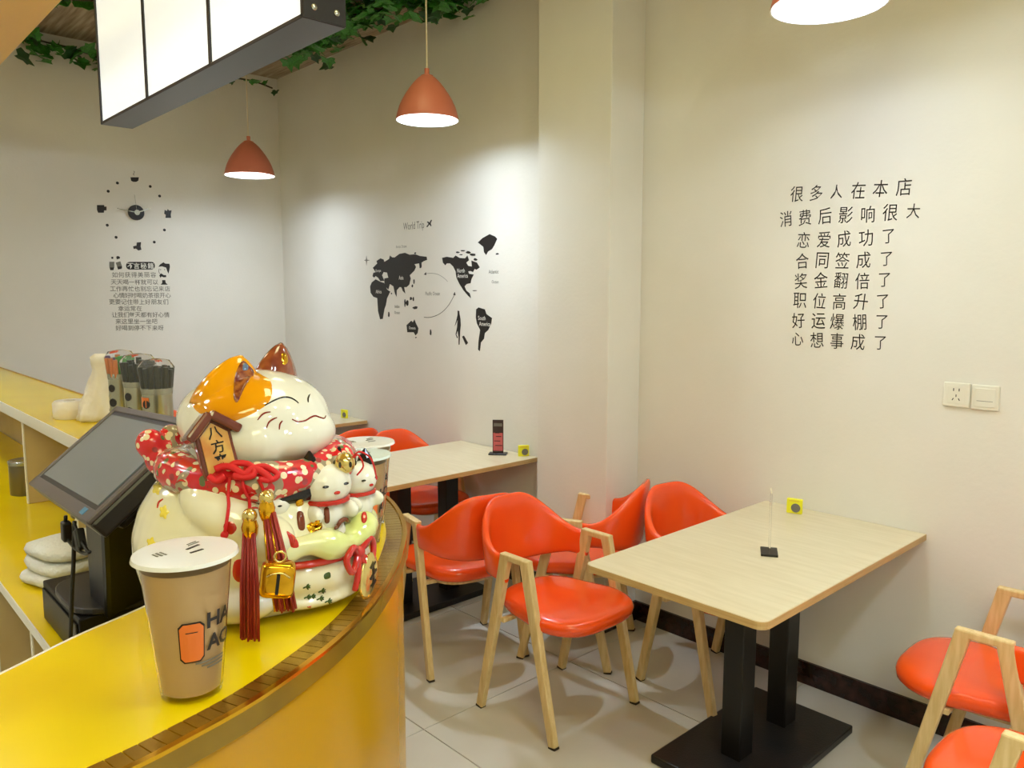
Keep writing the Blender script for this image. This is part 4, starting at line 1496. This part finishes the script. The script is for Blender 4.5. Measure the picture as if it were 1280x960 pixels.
def ear(name, c, tilt, yaw, h, w, d, m, parent):
    """rounded triangular shell, hollow side turned forward"""
    n, K = 18, 12
    mb = MB()
    for i in range(K + 1):
        f_ = i / K
        ww = w * (1 - f_ ** 1.6) ** 0.75 + 0.002
        dd = d * (1 - f_ ** 1.5) ** 0.8 + 0.002
        for k in range(n):
            a = 2 * math.pi * k / n
            x, y = math.cos(a) * dd, math.sin(a) * ww
            mb.v.append(Vector((x, y, f_ * h)))
    for i in range(K):
        for k in range(n):
            l = (k + 1) % n
            mb.f.append((i * n + k, i * n + l, (i + 1) * n + l, (i + 1) * n + k))
    mb.f.append(tuple(range(n))[::-1])
    mb.f.append(tuple(K * n + k for k in range(n)))
    T = Matrix.Translation(c) @ Matrix.Rotation(yaw, 4, 'Z') @ Matrix.Rotation(tilt[1], 4, 'Y') @ Matrix.Rotation(tilt[0], 4, 'X')
    mb.v = [T @ v for v in mb.v]
    return mb.build(name, m, parent, smooth='all')


near_ear = ear('ear', (-0.006, -0.042, 0.246), (-0.26, -0.02), -0.5, 0.070, 0.048, 0.034, M['ceramic_orange'], cat)
near_ear['label'] = 'amber near ear with floral inside'
far_ear = ear('ear', (0.000, 0.045, 0.262), (-0.24, 0.05), 0.0, 0.064, 0.042, 0.024, M['ceramic_brown'], cat)
far_ear['label'] = 'brown far ear with gold flecks'
TE = bvh_of([near_ear, head])
patch('amber_patch', TH, [(240, 500), (252, 470), (275, 450), (292, 446), (310, 458), (326, 468), (338, 476), (340, 492), (334, 505), (318, 516), (302, 523), (285, 528), (262, 522), (246, 514)], M['ceramic_orange'], cat, 0.0014, 8)
TE2 = bvh_of([near_ear, head])
patch('ear_inside', TE2, [(304, 451), (311, 457), (317, 466), (312, 476), (305, 488), (297, 505), (292, 499), (293, 474), (298, 458)], M['ear_inner'], near_ear, 0.0034, 8)
patch('ear_blue_glaze', TE2, [(303, 454), (309, 459), (308, 465), (301, 465)], M['ear_blue'], near_ear, 0.0046, 3)
patch('ear_gold_fleck', bvh_of([far_ear]), [(352, 443), (358, 442), (360, 452), (354, 456)], M['gold'], far_ear, 0.001, 3)

stroke('eye_line', TH, [(331, 507), (342, 501), (352, 497), (361, 497), (368, 500), (373, 504)], 0.0012, M['line_black'], cat)
stroke('eye_line', TH, [(387, 493), (385, 498), (385, 503)], 0.0012, M['line_black'], cat)
stroke('mouth_line', TH, [(365, 524), (372, 527), (381, 526), (388, 522), (394, 520), (400, 522), (405, 523), (407, 520)], 0.0012, M['line_red'], cat)
for pts in ([(322, 525), (327, 519), (332, 516), (338, 515)], [(333, 535), (336, 528), (341, 524), (346, 522)], [(349, 537), (350, 530), (353, 526)]):
    stroke('whisker_line', TH, pts, 0.0011, M['line_red'], cat)

# floral scarf rolled round the neck, knotted at the back
mb = MB()
ring = []
for k in range(40):
    a = 2 * math.pi * k / 40
    ring.append((0.005 + 0.098 * math.cos(a), 0.108 * math.sin(a), 0.172 + 0.004 * math.sin(2 * a)))
mb.tube(ring, [0.023 + 0.003 * math.sin(5 * 2 * math.pi * k / 40) for k in range(40)], 14, closed=True)
scarf = mb.build('scarf', M['scarf'], cat, smooth='all')
mb = MB()
ell(mb, (-0.118, -0.030, 0.176), (0.024, 0.030, 0.026))
ell(mb, (-0.128, -0.045, 0.196), (0.020, 0.018, 0.020))
ell(mb, (-0.120, -0.018, 0.196), (0.016, 0.018, 0.022))
fused('scarf_knot', mb, M['scarf'], cat, 0.003, 3)
mb = MB()
ell(mb, (0.118, 0.012, 0.176), (0.016, 0.026, 0.024))
fused('scarf_fold', mb, M['scarf'], cat, 0.004, 2)
# black green collar band under the scarf
mb = MB()
arc = []
for k in range(25):
    a = math.radians(-100 + 85 * k / 24)
    arc.append((0.010 + 0.098 * math.cos(a), 0.104 * math.sin(a), 0.150))
mb.tube(arc, 0.0125, 10)
mb.build('collar', M['line_black'], cat, smooth='all')

# treasure sack in front with ribbon and small cats on top
mb = MB()
ell(mb, (0.062, -0.006, 0.050), (0.092, 0.098, 0.052))
ell(mb, (0.062, -0.006, 0.020), (0.090, 0.094, 0.020))
sack = fused('treasure_sack', mb, M['ceramic_cream'], cat, 0.004, 5)
mb = MB()
ring = []
for k in range(48):
    a = 2 * math.pi * k / 48
    ring.append((0.062 + 0.088 * math.cos(a), -0.006 + 0.096 * math.sin(a), 0.090 + 0.005 * math.sin(6 * a)))
mb.tube(ring, [0.016 + 0.004 * math.sin(9 * 2 * math.pi * k / 48) for k in range(48)], 12, closed=True)
ell(mb, (0.062, -0.006, 0.092), (0.088, 0.094, 0.018))
frill = fused('sack_frill', mb, M['ceramic_green'], cat, 0.004, 4)
TS_ = bvh_of([sack, frill, body])
mb = MB()
ring = []
for k in range(48):
    a = 2 * math.pi * k / 48
    ring.append((0.062 + 0.0905 * math.cos(a), -0.006 + 0.0965 * math.sin(a), 0.071))
mb.tube(ring, 0.0048, 8, closed=True)
mb.build('red_ribbon', M['red'], cat, smooth='all')
for base, tw in (((0.152, 0.030), 0), ):
    b0 = Vector((0.153, -0.020, 0.072))
    mb = MB()
    for sg in (-1, 1):
        lp = [b0 + Vector((0.006, sg * 0.004, 0)), b0 + Vector((0.010, sg * 0.020, 0.012)), b0 + Vector((0.008, sg * 0.034, 0.000)), b0 + Vector((0.010, sg * 0.024, -0.018)), b0 + Vector((0.006, sg * 0.004, -0.004))]
        mb.tube(smooth_path(lp, 5, True), 0.0042, 8, closed=True)
        mb.tube(smooth_path([b0 + Vector((0.005, 0, 0)), b0 + Vector((0.010, sg * 0.010, -0.022)), b0 + Vector((0.008, sg * 0.016, -0.044))], 5), 0.004, 8)
    ell(mb, b0 + Vector((0.006, 0, 0)), (0.008, 0.008, 0.008))
    mb.build('ribbon_bow', M['red'], cat, smooth='all')
# gold oval coin tag with black marks under the bow
mb = MB().ball((0.163, -0.004, 0.036), (0.006, 0.022, 0.030), 20, 10, Matrix.Rotation(-0.35, 4, 'X'))
coin = mb.build('gold_coin_tag', M['gold_light'], cat, smooth='all')
for z, ln in ((0.050, 0.012), (0.038, 0.018), (0.026, 0.012)):
    MB().box((0, 0, 0), (0.001, ln, 0.003), Matrix.Translation((0.1695, -0.002, z)) @ Matrix.Rotation(0.5, 4, 'X')).build('coin_mark', M['line_black'], coin)
MB().box((0.1693, -0.002, 0.038), (0.001, 0.003, 0.026)).build('coin_mark', M['line_black'], coin)


def small_cat(label, c, s, yaw, hat=None):
    T = Matrix.Translation(c) @ Matrix.Rotation(yaw, 4, 'Z') @ Matrix.Scale(s, 4)
    mb = MB()
    for cc, ss in (((0, 0, 0.016), (0.020, 0.021, 0.022)), ((0.006, 0, 0.044), (0.019, 0.022, 0.018)), ((0.014, -0.016, 0.022), (0.012, 0.007, 0.008)), ((0.014, 0.016, 0.022), (0.012, 0.007, 0.008))):
        mb.ball((0, 0, 0), (1, 1, 1), 14, 10, T @ Matrix.Translation(cc) @ Matrix.Diagonal((*ss, 1)))
    for sy in (-1, 1):
        mb.lathe([(0.0085, -0.004), (0.006, 0.004), (0.0005, 0.013)], 10, T @ Matrix.Translation((0.004, sy * 0.013, 0.058)))
    o = fused('small_cat', mb, M['ceramic'], cat, 0.0022, 2)
    o['label'] = label
    for sy in (-1, 1):
        MB().ball((0, 0, 0), (1, 1, 1), 8, 6, T @ Matrix.Translation((0.0225, sy * 0.009, 0.046)) @ Matrix.Diagonal((0.002, 0.003, 0.0012, 1))).build('small_eye', M['line_black'], o)
        MB().lathe([(0.0092, -0.001), (0.007, 0.006), (0.0008, 0.015)], 10, T @ Matrix.Translation((0.004, sy * 0.0135, 0.0585))).build('small_ear_tip', M['line_black'] if hat == 'black' else M['gold'], o)
    MB().ball((0, 0, 0), (1, 1, 1), 8, 6, T @ Matrix.Translation((0.0245, 0, 0.040)) @ Matrix.Diagonal((0.0015, 0.003, 0.0015, 1))).build('small_nose', M['red'], o)
    MB().tube([T @ Vector((0.019 * math.cos(a) + 0.003, 0.019 * math.sin(a), 0.031)) for a in [2 * math.pi * k / 16 for k in range(16)]], 0.0022 * s, 6, closed=True).build('small_collar', M['red'], o)
    return o


small_cat('black-eared small cat in the middle of the sack', (0.106, -0.012, 0.088), 1.5, -0.55, 'black')
small_cat('small cat at the front right of the sack', (0.112, 0.054, 0.088), 1.3, -0.25, 'black')
small_cat('small cat holding plaques on the near side', (0.070, -0.070, 0.095), 1.0, -0.95)
small_cat('small cat hidden at the far side', (0.070, 0.070, 0.098), 0.9, 0.3)
TT = bvh_of([o for o in cat.children if o.type == 'MESH'])
# painted details on the sack and its cats
for pts in ([(371, 641), (379, 641), (381, 661), (373, 661)], [(405, 636), (411, 635), (412, 652), (406, 653)]):
    patch('brown_tablet', TT, pts, M['plaque_brown'], sack, 0.003, 3)
patch('gold_tablet', TT, [(384, 656), (400, 650), (402, 662), (388, 666)], M['gold'], sack, 0.003, 3)
patch('gold_tablet', TT, [(370, 627), (378, 624), (379, 631), (371, 633)], M['gold'], sack, 0.003, 3)
patch('red_fish', TT, [(358, 664), (365, 668), (372, 676), (373, 684), (364, 684), (361, 674)], M['red'], sack, 0.003, 3)
patch('red_coat', TT, [(452, 642), (457, 640), (459, 648), (456, 654), (452, 652)], M['red'], sack, 0.003, 3)
stroke('brown_roof', TT, [(418, 664), (422, 652), (430, 648), (436, 655)], 0.0032, M['plaque_brown'], sack, 0.004)
patch('little_gate', TT, [(424, 656), (430, 652), (432, 664), (424, 668)], M['ceramic'], sack, 0.003, 2)
for (x, y) in ((383, 733), (390, 745), (402, 738), (384, 746), (410, 751), (400, 748)):
    for a in (-1.0, -0.3, 0.4, 1.1, 2.6):
        stroke('bamboo_leaf', TT, [(x, y), (x + 5 * math.cos(a), y + 4 * math.sin(a))], 0.0011, M['line_green'], sack, 0.0006, 3)
patch('green_maple_mark', TT, [(405, 718), (412, 715), (413, 722), (406, 724)], M['line_green'], sack, 0.0012, 2)
patch('red_dot_mark', TT, [(385, 762), (389, 760), (391, 763), (387, 766)], M['red'], sack, 0.0012, 2)
# blossoms on the body
for (x, y) in ((189, 680), (196, 610), (205, 640)):
    pts = [(x + (6 + 1.5 * math.cos(5 * t)) * math.cos(t) * 0.9, y + (8 + 1.5 * math.cos(5 * t)) * math.sin(t)) for t in [k * math.pi / 8 for k in range(16)]]
    patch('yellow_blossom', TT, pts, M['petal_yellow'], body, 0.001, 3)
for pts in ([(197, 635), (199, 628), (204, 624)], [(221, 603), (226, 600), (232, 602)], [(310, 626), (316, 625), (322, 626)], [(308, 617), (315, 616), (321, 617)], [(312, 636), (318, 635), (323, 636)]):
    stroke('red_glaze_line', TT, pts, 0.0014, M['red'], body, 0.0004)
patch('red_flower', TT, [(280, 655), (290, 652), (296, 660), (290, 668), (281, 665)], M['red'], body, 0.001, 3)
patch('red_flower', TT, [(293, 702), (304, 700), (308, 715), (300, 728), (291, 720)], M['red'], body, 0.001, 3)

# ------------------------------------------------------------------ charms hanging on the cat
ALLT = bvh_of([o for o in cat.children if o.type == 'MESH'])


def cat_front(x, y, off):
    """world point in front of the cat's skin along the line of sight at a spot of its surface"""
    return hit(ALLT, x, y, off)


ch = thing('house_plaque_charm', 'brown roofed wooden plaque charm with Chinese characters tied at the cat scarf', 'charm', tuple(cat_front(278, 560, 0.012)))
c0 = ch.location
# plaque frame: faces the line of sight, leaning a little
zax = (CAM - c0).normalized()
yax = (Vector((0, 0, 1)) - zax * zax.z).normalized()
xax = yax.cross(zax)
PL = Matrix.Identity(4)
for i in range(3):
    PL[i][0], PL[i][1], PL[i][2] = xax[i], yax[i], zax[i]
PL = PL @ Matrix.Rotation(math.radians(11), 4, 'Z') @ Matrix.Rotation(math.radians(16), 4, 'Y')
MB().prism([(-0.021, -0.040), (0.021, -0.040), (0.021, 0.022), (0.0, 0.040), (-0.021, 0.022)], -0.006, 0.006, PL).build('plaque_back', M['plaque_brown'], ch, bevel=0.002)
MB().prism([(-0.016, -0.036), (0.016, -0.036), (0.016, 0.019), (0.0, 0.033), (-0.016, 0.019)], 0.006, 0.0085, PL).build('plaque_face', M['plaque_gold'], ch)
for sg in (-1, 1):
    MB().beam((0, 0, 0), (0.044, 0, 0), 0.009, 0.026, side=(0, 0, 1))
    mb = MB()
    a, b = Vector((0, 0.044, 0.004)), Vector((sg * 0.030, 0.018, 0.004))
    mb.beam(PL @ a, PL @ b, 0.011, 0.028, side=PL.to_3x3() @ Vector((0, 0, 1)))
    mb.build('plaque_roof', M['plaque_brown'], ch, bevel=0.003)
for k, c_ in enumerate('八方来财'):
    vs, fs = text_mesh(c_, 0.0165, 0.012)
    T = PL @ Matrix.Translation((0.001, 0.021 - 0.0165 * k, 0.0093))
    flat('plaque_character', [T @ v for v in vs], fs, M['line_black'], ch)

kn = thing('red_cord_knot', 'red cord bow knot under the plaque with trailing ends', 'cord', tuple(cat_front(300, 594, 0.012)))
k0 = kn.location


def screen_path(pts, off):
    return [cat_front(x, y, off) for x, y in pts]


mb = MB()
for pts, r_ in (([(272, 592), (282, 588), (294, 590), (306, 594), (318, 590), (332, 596), (338, 603)], 0.0042),
                ([(290, 588), (298, 584), (312, 586), (318, 594), (306, 598), (294, 596)], 0.0040),
                ([(318, 590), (330, 588), (344, 595), (336, 602), (322, 600)], 0.0035),
                ([(266, 597), (275, 603), (284, 596)], 0.004)):
    mb.tube([p - k0 for p in smooth_path(screen_path(pts, 0.008), 4)], r_, 8)
mb.build('bow', M['red_cord'], kn, smooth='all')
for pts in ([(289, 598), (287, 615), (286, 635), (284, 655), (283, 664)], [(303, 598), (306, 612), (309, 628), (310, 640)], [(322, 600), (328, 610), (331, 620), (334, 628)]):
    MB().tube([p - k0 for p in smooth_path(screen_path(pts, 0.005), 4)], 0.0020, 8).build('cord_end', M['red_cord'], kn, smooth='all')
MB().ball(cat_front(283, 666, 0.005) - k0, (0.0045, 0.0045, 0.0045), 10, 8).build('cord_knot', M['red_cord'], kn, smooth='all')


def tassel(label, top, bottom, w_top, w_bot, strands, gold, seed):
    ds = [(cat_front(top[0] + (bottom[0] - top[0]) * q / 8, top[1] + (bottom[1] - top[1]) * q / 8, 0.0) - CAM).dot(FW) for q in range(8)]
    dd = min(ds) - 0.014
    p0 = CAM + ray(*top) * dd
    p1 = CAM + ray(*bottom) * dd
    p1.z = max(p1.z, ZB + 0.006)
    t = thing('tassel', label, 'tassel', tuple(p0), 0)
    rnd = random.Random(seed)
    side = RT
    dep = Vector((FW.x, FW.y, 0)).normalized()
    MB().ball((0, 0, 0.0), (0.0085, 0.0085, 0.009), 16, 10).build('gold_bead', M['gold_light'], t, smooth='all')
    MB().lathe([(0.004, 0.006), (0.007, 0.0), (0.0095, -0.008), (0.0085, -0.016), (0.006, -0.022)], 14, c=(0, 0, -0.004)).build('gold_cap', M['gold'], t, smooth=True)
    ln = p1 - p0
    for k in range(strands):
        a = rnd.uniform(-1, 1)
        b = rnd.uniform(-1, 0.6)
        A = ln * 0.13 + side * a * w_top + dep * b * w_top * 0.6
        B = ln * rnd.uniform(0.97, 1.0) + side * a * w_bot + dep * b * w_bot * 0.5
        Mi = (A + B) / 2 + side * a * 0.002
        if (p0 + B).z < ZB + 0.003:
            B.z = ZB + 0.003 - p0.z
        MB().tube([A, Mi, B], 0.0013, 5).build('strand', gold if k % 9 == 0 else M['tassel'], t, smooth='all')
    return t


tassel('long dark red tassel with gold bead, hanging nearest the milk tea cup', (312, 645), (314, 800), 0.007, 0.0115, 46, M['gold'], 1)
tassel('dark red tassel behind the gold bell, hanging in front of the sack', (333, 622), (357, 764), 0.006, 0.0115, 46, M['gold'], 2)

_tb = bpy.data.objects['tassel.001'].location
bp = CAM + ray(347, 723) * ((_tb - CAM).dot(FW) - 0.030)
bell = thing('gold_bell', 'shiny square gold bell resting against the red tassel', 'bell', tuple(bp))
zax = (CAM - bp).normalized()
B3 = Matrix.Rotation(math.atan2(zax.y, zax.x), 4, 'Z') @ Matrix.Rotation(math.radians(-8), 4, 'X')
mb = MB()
lay = [(-0.0185, 0.80), (-0.017, 0.93), (-0.011, 1.0), (0.009, 1.0), (0.0155, 0.93), (0.018, 0.78)]
for z, s_ in lay:
    for (x, y) in superellipse(0.013 * s_, 0.0185 * s_, 24, 4):
        mb.v.append(B3 @ Vector((x, y, z)))
for i in range(len(lay) - 1):
    for k in range(24):
        l = (k + 1) % 24
        mb.f.append((i * 24 + k, i * 24 + l, (i + 1) * 24 + l, (i + 1) * 24 + k))
mb.f.append(tuple(range(24))[::-1])
mb.f.append(tuple((len(lay) - 1) * 24 + k for k in range(24)))
mb.build('bell_body', M['gold'], bell, smooth='all')
MB().box((0.0142, 0, -0.002), (0.002, 0.0035, 0.022), B3).build('bell_slot', M['line_black'], bell)
MB().tube([B3 @ Vector((0.0148, y, z)) for y, z in ((-0.012, 0.006), (-0.006, 0.010), (0, 0.011), (0.006, 0.010), (0.012, 0.006))], 0.0012, 6).build('bell_ridge', M['gold_light'], bell, smooth='all')
MB().tube([B3 @ Vector((0, 0.006 * math.cos(a), 0.024 + 0.006 * math.sin(a))) for a in [2 * math.pi * k / 12 for k in range(12)]], 0.0014, 6, closed=True).build('bell_loop', M['gold_light'], bell, smooth='all')

# small crumpled gold bell with red ribbon at the far right of the scarf
gp = cat_front(428, 583, 0.006)
gb = thing('small_gold_bell', 'small round gold bell with red cords at the right end of the scarf', 'bell', tuple(gp))
MB().ball((0, 0, 0), (0.013, 0.013, 0.0135), 18, 12).build('bell_body', M['gold_light'], gb, smooth='all')
for a in range(6):
    an = a * math.pi / 3
    MB().ball((0.0125 * math.cos(an), 0.0125 * math.sin(an), 0.0), (0.002, 0.002, 0.004), 8, 6).build('bell_hole', M['line_black'], gb)
mb = MB()
pr = Vector((0.013, 0.016, 0))
mb.tube(smooth_path([Vector((0.004, 0.008, 0.006)), pr * 0.9 + Vector((0, 0, 0.014)), pr * 1.6 + Vector((0, 0, 0.004)), pr * 1.9 + Vector((0, 0, -0.022))], 5), 0.0011, 6)
mb.tube(smooth_path([Vector((0.004, 0.008, 0.004)), pr * 0.8 + Vector((0, 0, 0.010)), pr * 1.1 + Vector((0, 0, -0.004)), pr * 0.7 + Vector((0, 0, -0.016))], 5), 0.0011, 6)
mb.build('red_cord', M['red_cord'], gb, smooth='all')
